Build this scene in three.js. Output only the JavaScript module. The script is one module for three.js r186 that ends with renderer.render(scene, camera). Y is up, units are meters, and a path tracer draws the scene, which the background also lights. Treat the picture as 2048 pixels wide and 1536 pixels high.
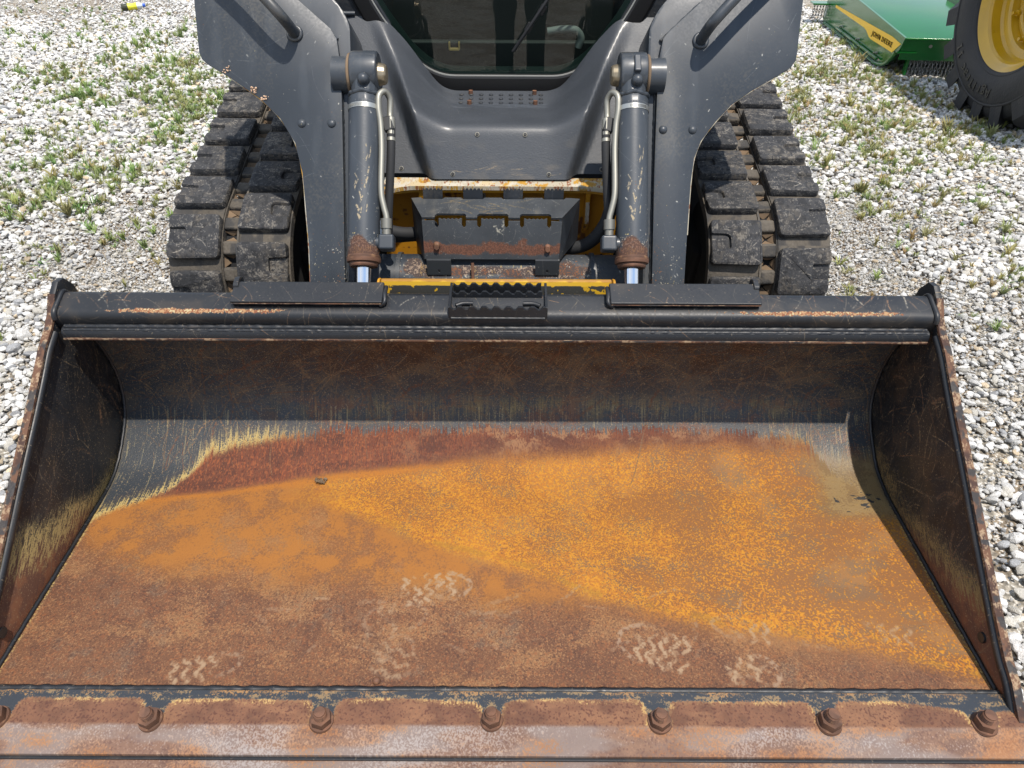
import * as THREE from 'three';
import { MarchingCubes } from 'three/addons/objects/MarchingCubes.js';
import { RoundedBoxGeometry } from 'three/addons/geometries/RoundedBoxGeometry.js';
import { TextGeometry } from 'three/addons/geometries/TextGeometry.js';
import { FontLoader } from 'three/addons/loaders/FontLoader.js';
import { mergeGeometries, toCreasedNormals } from 'three/addons/utils/BufferGeometryUtils.js';

// ---------------------------------------------------------------- camera, sky, sun, exposure
const scene = new THREE.Scene();
const camera = new THREE.PerspectiveCamera(56.85, 4 / 3, 0.03, 900);
camera.position.set(0.04, 1.425, 0);
camera.rotation.set(-38 * Math.PI / 180, 0, 0.005, 'YXZ');
scene.add(camera);
const renderer = new THREE.WebGLRenderer({ antialias: true });
renderer.toneMapping = THREE.LinearToneMapping;
renderer.toneMappingExposure = 1.45;
renderer.shadowMap.enabled = true;
const sunDir = new THREE.Vector3(0.17, 1, 0.3).normalize();
// hazy bright sky with thin broken cloud
{
  const W = 1024, H = 512, D = new Float32Array(W * H * 4), h3 = (x, y, z) => { const t = Math.sin(x * 127.1 + y * 311.7 + z * 74.7) * 43758.5453; return t - Math.floor(t); };
  const n3 = (x, y, z) => { const X = Math.floor(x), Y = Math.floor(y), Z = Math.floor(z), q = (t) => t * t * (3 - 2 * t), a = q(x - X), b = q(y - Y), c = q(z - Z), L = THREE.MathUtils.lerp; return L(L(L(h3(X, Y, Z), h3(X + 1, Y, Z), a), L(h3(X, Y + 1, Z), h3(X + 1, Y + 1, Z), a), b), L(L(h3(X, Y, Z + 1), h3(X + 1, Y, Z + 1), a), L(h3(X, Y + 1, Z + 1), h3(X + 1, Y + 1, Z + 1), a), b), c); };
  for (let j = 0, i = 0; j < H; j++) for (let k = 0; k < W; k++, i += 4) {
    const up = ((j + 0.5) / H - 0.5) * Math.PI, az = ((k + 0.5) / W - 0.5) * 2 * Math.PI, y = Math.sin(up), x = Math.cos(az) * Math.cos(up), z = Math.sin(az) * Math.cos(up), t = Math.pow(Math.max(0, y), 0.55);
    let c = [0.80 - 0.48 * t, 0.89 - 0.37 * t, 1.02 - 0.14 * t];
    if (y > 0) { const s = 2.2 / (y + 0.35); let d = 0, a = 0.5, X = x * s + 9, Z = z * s + 4; for (let o = 0; o < 5; o++) { d += a * n3(X, Z, 3.7); a *= 0.5; X *= 2.1; Z *= 2.1; } const m = THREE.MathUtils.smoothstep(d, 0.42, 0.66) * 0.75; c = c.map((v, q) => v + ([0.98, 0.97, 0.95][q] - v) * m); } else c = [0.42, 0.41, 0.39];
    const L = 0.8; D[i] = c[0] * L; D[i + 1] = c[1] * L; D[i + 2] = c[2] * L; D[i + 3] = 1;
  }
  const t = new THREE.DataTexture(D, W, H, THREE.RGBAFormat, THREE.FloatType); t.mapping = THREE.EquirectangularReflectionMapping; t.magFilter = THREE.LinearFilter; t.minFilter = THREE.LinearFilter; t.needsUpdate = true;
  scene.background = t; scene.environment = t;
}
const sun = new THREE.DirectionalLight(0xfff6ea, 3.75);
sun.target.position.set(0, 0, -3); sun.position.copy(sunDir).multiplyScalar(30).add(sun.target.position);
sun.castShadow = true; sun.shadow.mapSize.set(4096, 4096); sun.shadow.radius = 1.6; sun.shadow.bias = -0.0004;
Object.assign(sun.shadow.camera, { left: -9, right: 9, top: 9, bottom: -9, near: 1, far: 60 });
scene.add(sun, sun.target);

// ---------------------------------------------------------------- helpers
let seed = 7;
const rnd = () => { seed = (seed + 0x6D2B79F5) | 0; let t = Math.imul(seed ^ (seed >>> 15), 1 | seed); t = (t + Math.imul(t ^ (t >>> 7), 61 | t)) ^ t; return ((t ^ (t >>> 14)) >>> 0) / 4294967296; };
const rr = (a, b) => a + (b - a) * rnd();
const NT = new Float32Array(65536); for (let i = 0; i < 65536; i++) NT[i] = rnd();
function vn(x, y) {
  const xi = Math.floor(x), yi = Math.floor(y); let fx = x - xi, fy = y - yi;
  fx = fx * fx * (3 - 2 * fx); fy = fy * fy * (3 - 2 * fy);
  const x0 = xi & 255, x1 = (xi + 1) & 255, y0 = (yi & 255) << 8, y1 = ((yi + 1) & 255) << 8;
  const a = NT[y0 + x0], b = NT[y0 + x1], c = NT[y1 + x0], d = NT[y1 + x1];
  return a + (b - a) * fx + (c - a + (a - b - c + d) * fx) * fy;
}
function fbm(x, y, o = 4) { let s = 0, a = 0.5, n = 0; for (let i = 0; i < o; i++) { s += a * vn(x, y); n += a; a *= 0.5; x = x * 2.03 + 17.3; y = y * 2.01 + 5.7; } return s / n; }
const fine = (x, y, f) => 0.5 * (vn(x * f, y * f) + vn((x * 0.8 + y * 0.6) * f * 1.31 + 7.7, (y * 0.8 - x * 0.6) * f * 1.31));   // isotropic grain
const cl = (t) => t < 0 ? 0 : t > 1 ? 1 : t;
const ss = (a, b, t) => { t = cl((t - a) / (b - a)); return t * t * (3 - 2 * t); };
const lerp = (a, b, t) => a + (b - a) * t;
function poly(pts, x) {   // piecewise-linear curve through [x, y] points
  if (x <= pts[0][0]) return pts[0][1];
  for (let i = 1; i < pts.length; i++) if (x <= pts[i][0]) { const [a, b] = pts[i - 1], [c, d] = pts[i]; return b + (d - b) * (x - a) / (c - a); }
  return pts[pts.length - 1][1];
}
// A texture worked out in metres: colour (sRGB 0..255), roughness and bump height (0..1)
class Tex {
  constructor(w, h, W, H, col = [128, 128, 128], rough = 0.6) {
    Object.assign(this, { w, h, W, H }); const n = w * h;
    this.c = new Float32Array(n * 3); this.r = new Float32Array(n).fill(rough); this.b = new Float32Array(n).fill(0.5);
    for (let i = 0; i < n; i++) { this.c[3 * i] = col[0]; this.c[3 * i + 1] = col[1]; this.c[3 * i + 2] = col[2]; }
  }
  mix(i, col, a) { if (a <= 0) return; if (a > 1) a = 1; const c = this.c, k = 3 * i; c[k] += (col[0] - c[k]) * a; c[k + 1] += (col[1] - c[k + 1]) * a; c[k + 2] += (col[2] - c[k + 2]) * a; }
  gain(i, g) { const c = this.c, k = 3 * i; c[k] *= g; c[k + 1] *= g; c[k + 2] *= g; }
  each(fn) { for (let j = 0, i = 0; j < this.h; j++) for (let k = 0; k < this.w; k++, i++) fn((k + 0.5) / this.w * this.W, (j + 0.5) / this.h * this.H, i); return this; }
  line(pts, wd, col, al, o = {}) {   // a scratch or smear with ragged edges
    const sx = this.w / this.W, sy = this.h / this.H, px = Math.max(wd / 2, 0.5 / sx), gr = o.grain ?? 0.6, gs = o.gs ?? 300;
    for (let q = 1; q < pts.length; q++) {
      const [ax, ay] = pts[q - 1], [bx, by] = pts[q], m = px * 1.6;
      const i0 = Math.max(0, Math.floor((Math.min(ax, bx) - m) * sx)), i1 = Math.min(this.w - 1, Math.ceil((Math.max(ax, bx) + m) * sx));
      const j0 = Math.max(0, Math.floor((Math.min(ay, by) - m) * sy)), j1 = Math.min(this.h - 1, Math.ceil((Math.max(ay, by) + m) * sy));
      const dx = bx - ax, dy = by - ay, L = dx * dx + dy * dy || 1e-9;
      for (let j = j0; j <= j1; j++) for (let i = i0; i <= i1; i++) {
        const x = (i + 0.5) / sx, y = (j + 0.5) / sy, t = cl(((x - ax) * dx + (y - ay) * dy) / L);
        const d = Math.hypot(x - ax - t * dx, y - ay - t * dy) / px;
        if (d > 1.5) continue;
        const n = vn(x * gs, y * gs), a = al * (1 - ss(0.5, 1.3, d)) * (1 - gr + gr * ss(0.3, 0.6, n));
        const k = j * this.w + i; this.mix(k, col, a); if (o.rough !== undefined) this.r[k] += (o.rough - this.r[k]) * a; if (o.bump) this.b[k] += o.bump * a;
      }
    }
  }
  curve(x, y, ang, len, bend, wd, col, al, o) { const p = [[x, y]], n = 7; for (let i = 0; i < n; i++) { ang += bend / n + rr(-0.06, 0.06); x += Math.cos(ang) * len / n; y += Math.sin(ang) * len / n; p.push([x, y]); } this.line(p, wd, col, al, o); }
  scratches(n, f) { for (let i = 0; i < n; i++) f(i); return this; }
  out(o = {}) {
    const { w, h } = this, n = w * h, A = new Uint8Array(n * 4), B = new Uint8Array(n * 4);
    for (let i = 0; i < n; i++) { for (let k = 0; k < 3; k++) A[4 * i + k] = Math.max(0, Math.min(255, this.c[3 * i + k])); A[4 * i + 3] = 255; B[4 * i] = Math.max(0, Math.min(255, this.b[i] * 255)); B[4 * i + 1] = Math.max(0, Math.min(255, this.r[i] * 255)); B[4 * i + 3] = 255; }
    const mk = (D, cs) => { const t = new THREE.DataTexture(D, w, h); t.colorSpace = cs; t.magFilter = THREE.LinearFilter; t.minFilter = THREE.LinearMipmapLinearFilter; t.generateMipmaps = true; t.wrapS = t.wrapT = o.clamp ? THREE.ClampToEdgeWrapping : THREE.RepeatWrapping; t.needsUpdate = true; return t; };
    const m = mk(A, THREE.SRGBColorSpace), q = mk(B, THREE.NoColorSpace), k = o.k ?? 1;
    this.c = this.r = this.b = null;
    const M = new THREE.MeshPhysicalMaterial({ map: m, roughnessMap: q, roughness: 1, metalness: o.metal ?? 0, color: new THREE.Color(k, k, k), clearcoat: o.coat ?? 0, clearcoatRoughness: 0.25 });
    if (o.bump) { M.bumpMap = q; M.bumpScale = o.bump; }
    return M;
  }
}
const plain = (rgb, rough = 0.6, metal = 0, more = {}) => new THREE.MeshPhysicalMaterial({ color: new THREE.Color().setRGB(rgb[0] / 255, rgb[1] / 255, rgb[2] / 255, THREE.SRGBColorSpace), roughness: rough, metalness: metal, ...more });

const numbers = {};
const numbered = (n) => { const k = numbers[n] = (numbers[n] ?? -1) + 1; return k ? n + '_' + String(k).padStart(3, '0') : n; };
function mesh(name, geo, mat, parent) { const m = new THREE.Mesh(geo, mat); m.name = parent && !parent.isScene ? name : numbered(name); m.castShadow = m.receiveShadow = true; (parent ?? scene).add(m); return m; }
function thing(name, label, category, pos = [0, 0, 0]) { const g = new THREE.Group(); g.name = numbered(name); g.position.set(...pos); g.userData = { label, category }; scene.add(g); return g; }
function part(name, parent, label) { const g = new THREE.Group(); g.name = name; if (label) g.userData.label = label; parent.add(g); return g; }
const flat = (g) => { const q = g.index ? g.toNonIndexed() : g; for (const k of Object.keys(q.attributes)) if (!['position', 'normal', 'uv'].includes(k)) q.deleteAttribute(k); q.clearGroups(); return q; };
function uvM(g, sc = 1, ox = 0, oy = 0) {   // box-projected uv in metres
  g = flat(g); const p = g.attributes.position, n = p.count, uv = new Float32Array(n * 2);
  for (let i = 0; i < n; i += 3) {
    const e = [0, 1, 2].map((k) => [p.getX(i + k), p.getY(i + k), p.getZ(i + k)]);
    const u = [e[1][0] - e[0][0], e[1][1] - e[0][1], e[1][2] - e[0][2]], v = [e[2][0] - e[0][0], e[2][1] - e[0][1], e[2][2] - e[0][2]];
    const a = Math.abs(u[1] * v[2] - u[2] * v[1]), b = Math.abs(u[2] * v[0] - u[0] * v[2]), c = Math.abs(u[0] * v[1] - u[1] * v[0]);
    for (let k = 0; k < 3; k++) { const q = e[k]; const [s, t] = a > b && a > c ? [q[2], q[1]] : b > c ? [q[0], q[2]] : [q[0], q[1]]; uv[2 * (i + k)] = s * sc + ox; uv[2 * (i + k) + 1] = t * sc + oy; }
  }
  g.setAttribute('uv', new THREE.BufferAttribute(uv, 2)); return g;
}
function uvFn(g, f) { g = flat(g); const p = g.attributes.position, uv = new Float32Array(p.count * 2); for (let i = 0; i < p.count; i++) { const [a, b] = f(p.getX(i), p.getY(i), p.getZ(i)); uv[2 * i] = a; uv[2 * i + 1] = b; } g.setAttribute('uv', new THREE.BufferAttribute(uv, 2)); return g; }
const merge = (...l) => mergeGeometries(l.flat().map(flat));
const M4 = new THREE.Matrix4();
const at = (g, x, y, z, rx = 0, ry = 0, rz = 0) => { g.applyMatrix4(M4.makeRotationFromEuler(new THREE.Euler(rx, ry, rz)).setPosition(x, y, z)); return g; };
const rbox = (w, h, d, r = 0.003, x = 0, y = 0, z = 0, rx = 0, ry = 0, rz = 0) => at(new RoundedBoxGeometry(w, h, d, 2, Math.min(r, w / 2.1, h / 2.1, d / 2.1)), x, y, z, rx, ry, rz);
const V = (a) => new THREE.Vector3(...a);
function rod(a, b, r, r2 = r, seg = 24, open = false) { a = V(a); b = V(b); const d = b.clone().sub(a), g = new THREE.CylinderGeometry(r2, r, d.length(), seg, 1, open); g.applyQuaternion(new THREE.Quaternion().setFromUnitVectors(new THREE.Vector3(0, 1, 0), d.clone().normalize())); g.translate(...a.add(b).multiplyScalar(0.5).toArray()); return g; }
const tube = (pts, r, n = 40, s = 10) => new THREE.TubeGeometry(new THREE.CatmullRomCurve3(pts.map(V), false, 'centripetal'), n, r, s, false);
function weld(a, b, r, n) {   // a lumpy weld bead
  a = V(a); b = V(b); const g = new THREE.TubeGeometry(new THREE.LineCurve3(a, b), n ?? Math.max(8, Math.round(a.distanceTo(b) / (r * 0.7))), r, 7, false), p = g.attributes.position, d = b.clone().sub(a).normalize(), q = new THREE.Vector3();
  for (let i = 0; i < p.count; i++) { q.fromBufferAttribute(p, i).sub(a); const t = q.dot(d), c = a.clone().addScaledVector(d, t), k = 0.8 + 0.4 * vn(t / (r * 2.1), r * 5000) + 0.07 * Math.sin(t / r * 1.1 + 3 * vn(t * 20, 2)); q.add(a).sub(c).multiplyScalar(k).add(c); p.setXYZ(i, q.x, q.y, q.z); }
  g.computeVertexNormals(); return g;
}
function shapeOf(pts) { const s = new THREE.Shape(); pts.forEach(([x, y], i) => i ? s.lineTo(x, y) : s.moveTo(x, y)); return s; }
function roundPts(pts, r, n = 5) {   // rounds the corners of a closed outline; r may be one number or a list
  const o = [], N = pts.length;
  for (let i = 0; i < N; i++) {
    const R = Array.isArray(r) ? r[i] : r, p = pts[i], a = pts[(i + N - 1) % N], b = pts[(i + 1) % N];
    if (!R) { o.push(p); continue; }
    const la = Math.hypot(a[0] - p[0], a[1] - p[1]), lb = Math.hypot(b[0] - p[0], b[1] - p[1]), k = Math.min(R, la * 0.48, lb * 0.48);
    const s = [p[0] + (a[0] - p[0]) * k / la, p[1] + (a[1] - p[1]) * k / la], e = [p[0] + (b[0] - p[0]) * k / lb, p[1] + (b[1] - p[1]) * k / lb];
    for (let j = 0; j <= n; j++) { const t = j / n; o.push([(1 - t) ** 2 * s[0] + 2 * t * (1 - t) * p[0] + t * t * e[0], (1 - t) ** 2 * s[1] + 2 * t * (1 - t) * p[1] + t * t * e[1]]); }
  }
  return o;
}
const extr = (pts, d, bev = 0, holes = []) => { const s = pts instanceof THREE.Shape ? pts : shapeOf(pts); holes.forEach((h) => s.holes.push(new THREE.Path(h.map(([x, y]) => new THREE.Vector2(x, y))))); return new THREE.ExtrudeGeometry(s, { depth: d, bevelEnabled: bev > 0, bevelThickness: bev, bevelSize: bev, bevelOffset: -bev, bevelSegments: 2, curveSegments: 16 }); };
// outline in (h, y) - distance in front of the camera's foot and height - extruded along x from x0 to x1
const extrX = (pts, x0, x1, bev = 0) => { const g = extr(pts, x1 - x0 - 2 * bev, bev); g.translate(0, 0, bev); g.applyMatrix4(new THREE.Matrix4().makeBasis(new THREE.Vector3(0, 0, -1), new THREE.Vector3(0, 1, 0), new THREE.Vector3(1, 0, 0))); g.translate(x0, 0, 0); return g; };
const crease = (g, a = 0.6) => toCreasedNormals(flat(g), a);
// ---------------------------------------------------------------- materials
// slate grey machine paint: stone chips, hairline scratches, a little dust
function greyPaint(w, h, W, H, o = {}) {
  const T = new Tex(w, h, W, H, o.col ?? [60, 67, 75], 0.42), chip = o.chip ?? (() => 0), ox = rr(0, 50);
  T.each((x, y, i) => {
    const n = fbm(x * 9 + ox, y * 9, 3), f = vn(x * 260 + ox, y * 260);
    T.gain(i, 0.94 + 0.12 * n); T.r[i] = 0.34 + 0.2 * n + 0.08 * f;
    T.mix(i, [132, 120, 102], 0.34 * ss(0.5, 0.8, fbm(x * 6 + 9 + ox, y * 3.2, 5) + (f - 0.5) * 0.25)); T.mix(i, [104, 110, 116], 0.22 * ss(0.52, 0.75, fbm(x * 26 + ox, y * 6 + 40, 4)));
    const c = chip(x, y); 
    const q = fine(x + ox, y, 240) * 0.5 + fine(x + ox, y + 2, 460) * 0.5, th = 0.80 - 0.30 * c;
    if (q > th) { const a = ss(th, th + 0.05, q), m = vn(x * 40 + ox, y * 40); T.mix(i, m > 0.6 ? [150, 98, 62] : m > 0.25 ? [205, 196, 176] : [190, 172, 120], a); T.r[i] = 0.8; T.b[i] -= 0.3 * a; }
    if (c > 0.5) { const a = ss(0.45, 0.7, c * 0.7 + fbm(x * 30 + ox, y * 30, 3) * 0.6 - 0.2); T.mix(i, [104, 62, 42], a * (o.rust ?? 0.75)); T.r[i] += (0.85 - T.r[i]) * a; }
  });
  T.scratches(o.n ?? 40, () => T.curve(rr(0, W), rr(0, H), rr(0, 6.3), rr(0.02, 0.14), rr(-0.5, 0.5), rr(0.0008, 0.0016), [150, 152, 152], rr(0.15, 0.5)));
  T.scratches(o.spots ?? 60, () => { const x = rr(0, W), y = rr(0, H); T.line([[x, y], [x + rr(-0.004, 0.004), y + rr(-0.005, 0.005)]], rr(0.0015, 0.004), [214, 210, 198], rr(0.5, 0.95), { rough: 0.8 }); });
  return T;
}
const K = 0.62;
const mGrey = greyPaint(1024, 1024, 1, 1).out({ k: K, bump: 0.0004, coat: 0.2 });
const mDarkGrey = greyPaint(512, 512, 1, 1, { col: [48, 53, 60], spots: 20 }).out({ k: K, bump: 0.0004 });
// satin black steel with brown scrapes
function blackSteel(w, h, W, H, o = {}) {
  const T = new Tex(w, h, W, H, [32, 35, 40], 0.4), ox = rr(0, 40), wear = o.wear ?? (() => 0);
  T.each((x, y, i) => {
    const n = fbm(x * 8 + ox, y * 8, 4), f = vn(x * 300 + ox, y * 300), c = wear(x, y, ox);
    T.gain(i, 0.85 + 0.3 * n); T.r[i] = 0.3 + 0.25 * n + 0.1 * f;
    T.mix(i, [112, 92, 70], 0.3 * ss(0.56, 0.8, fbm(x * 14 + 5 + ox, y * 14, 4)));
    T.mix(i, [170, 150, 118], 0.7 * ss(0.93, 0.97, f));
    const q = fbm(x * 110 + ox, y * 200, 3) * 0.6 + fine(x, y, 420) * 0.4 + c - 0.75; if (q > 0) { const a = ss(0, 0.12, q), m = fine(x + ox, y, 230); T.mix(i, m > 0.58 ? [190, 150, 108] : m > 0.36 ? [148, 92, 60] : [205, 184, 140], a); T.r[i] = lerp(T.r[i], 0.85, a); T.b[i] -= 0.25 * a; }
  });
  T.scratches(o.n ?? 260, () => T.curve(rr(0, W), rr(0, H), rr(0, 6.3), rr(0.01, 0.09), rr(-0.9, 0.9), rr(0.0008, 0.0022), rnd() < 0.4 ? [166, 124, 86] : [140, 124, 100], rr(0.2, 0.7), { rough: 0.8 }));
  return T;
}
const mBlack = blackSteel(1024, 1024, 1, 1).out({ k: K, bump: 0.0006 });
// raw rusty plate edge
const mRust = (() => { const T = new Tex(512, 512, 0.5, 0.5, [120, 84, 62], 0.85); T.each((x, y, i) => { const n = fbm(x * 40, y * 40, 4); const f = fine(x, y, 400); T.mix(i, [78, 54, 44], ss(0.42, 0.66, n)); T.mix(i, [196, 170, 136], 0.8 * ss(0.5, 0.66, fbm(x * 90 + 8, y * 90, 3) * 0.6 + f * 0.4)); T.mix(i, [56, 58, 62], 0.8 * ss(0.54, 0.66, fbm(x * 50 + 30, y * 50, 4))); T.b[i] = n; }); return T.out({ k: K, bump: 0.001 }); })();
const mDarkRust = (() => { const T = new Tex(256, 256, 0.25, 0.25, [122, 84, 62], 0.7); T.each((x, y, i) => { const n = fbm(x * 90, y * 90, 4); T.gain(i, 0.6 + 0.8 * n); T.mix(i, [170, 130, 90], ss(0.62, 0.75, fbm(x * 120 + 8, y * 120, 3))); T.b[i] = n; }); return T.out({ k: K, bump: 0.0012 }); })();
const mYellow = (() => { const T = new Tex(512, 512, 0.5, 0.5, [222, 158, 34], 0.5); T.each((x, y, i) => { T.gain(i, 0.92 + 0.14 * fbm(x * 20, y * 20, 3)); T.mix(i, [120, 74, 40], ss(0.7, 0.76, fbm(x * 60 + 3, y * 60, 3))); T.mix(i, [150, 110, 50], 0.3 * ss(0.5, 0.8, fbm(x * 8 + 3, y * 8, 3))); }); return T.out({ k: K }); })();
const mChipped = (() => { const T = new Tex(1024, 256, 1, 0.25, [212, 202, 178], 0.7); T.each((x, y, i) => { const f = fine(x, y, 380), q = fbm(x * 30, y * 90, 4) * 0.7 + f * 0.3; T.mix(i, [216, 158, 48], 0.9 * ss(0.52, 0.58, q)); T.mix(i, [150, 84, 52], 0.85 * ss(0.60, 0.66, fbm(x * 80 + 9, y * 120, 3) * 0.55 + f * 0.45)); T.mix(i, [236, 228, 210], ss(0.55, 0.6, fbm(x * 22 + 3, y * 60, 3)) * 0.7); if (vn(x * 400, y * 400) > 0.9) T.mix(i, [120, 70, 44], 0.6); T.b[i] = 0.5 - 0.3 * ss(0.55, 0.6, q); }); return T.out({ k: K, bump: 0.0008 }); })();
const mRubber = (() => {
  const T = new Tex(1024, 1024, 0.7, 0.7, [62, 63, 66], 0.85);
  T.each((x, y, i) => {
    const n = fbm(x * 12, y * 12, 4), f = fine(x, y, 300), f2 = fbm(x * 130, y * 130, 3), g = fbm(x * 70 + f2 * 2, y * 120 + 4, 4) * 0.6 + f * 0.4;
    T.gain(i, 0.8 + 0.3 * n + 0.15 * (f - 0.5));
    T.mix(i, [116, 106, 92], 0.6 * ss(0.42, 0.72, fbm(x * 9 + 20, y * 9, 4)) * ss(0.3, 0.6, f2));
    T.mix(i, [146, 139, 128], 0.75 * ss(0.52, 0.70, g + 0.3 * (fbm(x * 14 + 60, y * 14, 3) - 0.5)));
    T.mix(i, [36, 37, 40], 0.6 * ss(0.54, 0.66, fbm(x * 80 + 7, y * 60 + 40, 4)));
    T.mix(i, [190, 184, 172], 0.5 * ss(0.76, 0.82, fine(x + 3, y, 320)));
    T.b[i] = 0.4 * f2 + 0.6 * g; T.r[i] = 0.75 + 0.2 * f;
  });
  T.scratches(140, () => T.curve(rr(0, 0.7), rr(0, 0.7), rr(-0.5, 0.5), rr(0.01, 0.05), rr(-1, 1), rr(0.001, 0.003), [176, 168, 154], rr(0.3, 0.8), { bump: 0.1 }));
  return T.out({ k: K, bump: 0.003 });
})();
const mDusty = (() => { const T = new Tex(512, 512, 0.5, 0.5, [104, 97, 87], 0.92); T.each((x, y, i) => { const n = fbm(x * 14, y * 14, 4), f = fine(x, y, 300); T.gain(i, 0.7 + 0.4 * n + 0.2 * f); T.mix(i, [62, 62, 63], 0.7 * ss(0.5, 0.65, fbm(x * 30 + 8, y * 30, 4))); T.b[i] = f; }); return T.out({ k: K, bump: 0.0015 }); })();
const mMud = (() => { const T = new Tex(256, 256, 0.25, 0.25, [138, 116, 92], 0.95); T.each((x, y, i) => { const n = fbm(x * 60, y * 60, 4); T.gain(i, 0.75 + 0.5 * n); T.b[i] = n; }); return T.out({ k: K, bump: 0.002 }); })();
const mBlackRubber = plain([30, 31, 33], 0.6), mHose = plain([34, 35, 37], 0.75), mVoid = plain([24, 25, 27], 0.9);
const mSteel = plain([176, 176, 170], 0.38, 0.9), mZinc = plain([150, 148, 138], 0.5, 0.7), mChrome = plain([226, 229, 233], 0.12, 1);

// ---- the bucket's rolled plate: worn-off black paint, bare rust, orange bloom, boot prints (x across, s along the plate from the front)
const prof = [[.773, .02], [1.28, .02], [1.34, .024], [1.40, .040], [1.455, .074], [1.507, .118], [1.538, .17], [1.55, .233], [1.545, .30], [1.52, .38], [1.48, .43], [1.43, .466]];
const SHW = 2.1, SHL = 1.1633;
const mShell = (() => {
  const T = new Tex(2048, 1136, SHW, SHL, [138, 92, 61], 0.78);
  const oTop = [[-1.05, .5], [-.998, .517], [-.821, .543], [-.642, .578], [-.403, .61], [-.227, .634], [.008, .671], [.425, .69], [.844, .697], [.963, .6], [1.05, .5]];
  const rTop = [[-1.05, .44], [-1.03, .465], [-.945, .52], [-.87, .575], [-.8, .68], [-.622, .717], [-.273, .736], [.007, .74], [.427, .734], [.776, .722], [.87, .70], [.95, .58], [1.05, .5]];
  const dia = [[-1.05, .25], [-.941, .30], [-.739, .42], [-.465, .50], [-.11, .342], [.224, .221], [.411, .163], [.779, .09], [1.035, .017], [1.06, 0]];
  T.each((X, s, i) => {
    const x = X - 1.05, n = fbm(x * 5 + 40, s * 5, 4), m = fbm(x * 22, s * 22 + 9, 4), f = fine(x, s, 430), f2 = fine(x + 3, s, 210);
    const st = vn(x * 560 + 6 * vn(x * 9, s * 9), s * 22) * 0.45 + vn(x * 250 + 4 * vn(x * 7, s * 7 + 4), s * 12) * 0.3 + f * 0.25;      // streaks that run up the plate
    const gr = (f - 0.5) * 0.5 + (f2 - 0.5) * 0.4;   // dissolves the edges of patches into grain
    const w1 = (n - 0.5) * 0.06 + gr * 0.014, w2 = (st - 0.5) * (0.03 + 0.07 * fbm(x * 11 + 3, s * 5, 3));
    const ot = poly(oTop, x) + w1 * 0.5, rt = poly(rTop, x) + w2 + w1 * 0.6, dg = poly(dia, x) + w1 * 0.8;
    let rough = 0.72 + 0.2 * f;
    // bare brown rust
    T.mix(i, [114, 74, 52], 0.75 * ss(0.38, 0.74, m + gr * 0.5)); T.mix(i, [184, 136, 88], 0.6 * ss(0.5, 0.75, fbm(x * 9 + 3, s * 16, 5) + gr * 0.5));
    T.mix(i, [120, 106, 94], 0.4 * ss(0.52, 0.74, fbm(x * 40, s * 40 + 60, 4) + gr * 0.6) * ss(0.35, 0.6, n)); T.gain(i, 0.82 + 0.36 * f);
    T.mix(i, [176, 104, 60], 0.42 * ss(0.56, 0.7, f2)); T.mix(i, [196, 154, 108], 0.45 * ss(0.60, 0.75, f));
    T.mix(i, [82, 52, 40], 0.55 * ss(0.64, 0.74, fine(x + 9, s, 300)) * ss(0.34, 0.2, s));
    // ochre film on the left
    const och = ss(0.0, 0.12, s - poly([[-1.05, .34], [-.9, .25], [-.6, .21], [-.3, .19], [.2, .13], [.7, .02], [1.05, 0]], x) + w1) * ss(0.03, -0.03, s - ot) ;
    T.mix(i, [196, 126, 50], och * (0.34 + 0.6 * ss(0.3, 0.66, m + gr * 0.8)) * ss(1.0, 0.3, x + 0.3 * n));
    T.mix(i, [178, 122, 68], och * 0.75 * ss(0.25, 0.75, x + 0.5 * (fbm(x * 4, s * 4 + 33, 3) - 0.5)));
    // bright orange bloom: dots that crowd together
    const rb0 = ss(-0.35, 0.1, x), band = ss(-0.015, 0.03, s - dg) * ss(0.012 + 0.03 * rb0, -0.03 - 0.02 * rb0, s - ot + rb0 * gr * 0.05) * ss(-0.66, -0.36, x + w1 * 3);
    if (band > 0) {
      const den = lerp(0.45, 0.57, cl((x + 0.25 + 1.5 * (0.45 - s)) * 0.8)) + 0.34 * (fbm(x * 8 + 60, s * 8, 4) - 0.5) - 0.10 * ss(0.07, 0.0, Math.abs(s - dg - 0.035));
      const q = lerp(fine(x, s + 2, 440), fine(x, s + 5, 270), cl(x * 1.3 - 0.1 + 0.8 * (0.25 - s))) * 0.85 + f * 0.15;
      T.mix(i, [162, 106, 50], 0.5 * band); T.mix(i, [188, 138, 82], 0.6 * band * ss(0.54, 0.7, fbm(x * 6 + 33, s * 7 + 8, 4) + gr * 0.4)); T.mix(i, [138, 112, 88], 0.5 * band * ss(0.56, 0.7, fbm(x * 18 + 3, s * 22 + 18, 4) + gr * 0.5));
      T.mix(i, f2 > 0.5 ? [238, 160, 36] : [222, 138, 36], band * (0.6 + 0.4 * f2) * ss(den - 0.03, den + 0.06, q));
      T.b[i] += 0.3 * band * ss(den, den + 0.05, q);
    }
    T.mix(i, [206, 128, 40], 0.8 * ss(0.02, 0.0, Math.abs(s - ot + 0.012)) * ss(0.1, -0.3, x) * ss(0.3, 0.6, f + 0.2));
    T.mix(i, [186, 134, 44], 0.55 * ss(0.018, 0, Math.abs(s - dg - 0.03 - w1 * 0.3)) * ss(-0.5, -0.1, x) * ss(0.4, 0.6, m));
    // red-brown scale above the bloom
    const rb = ss(-0.35, 0.1, x), red = ss(-0.012 - 0.03 * rb, 0.02 + 0.03 * rb, s - ot + rb * gr * 0.05) * ss(0.99, 0.86, x);
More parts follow.
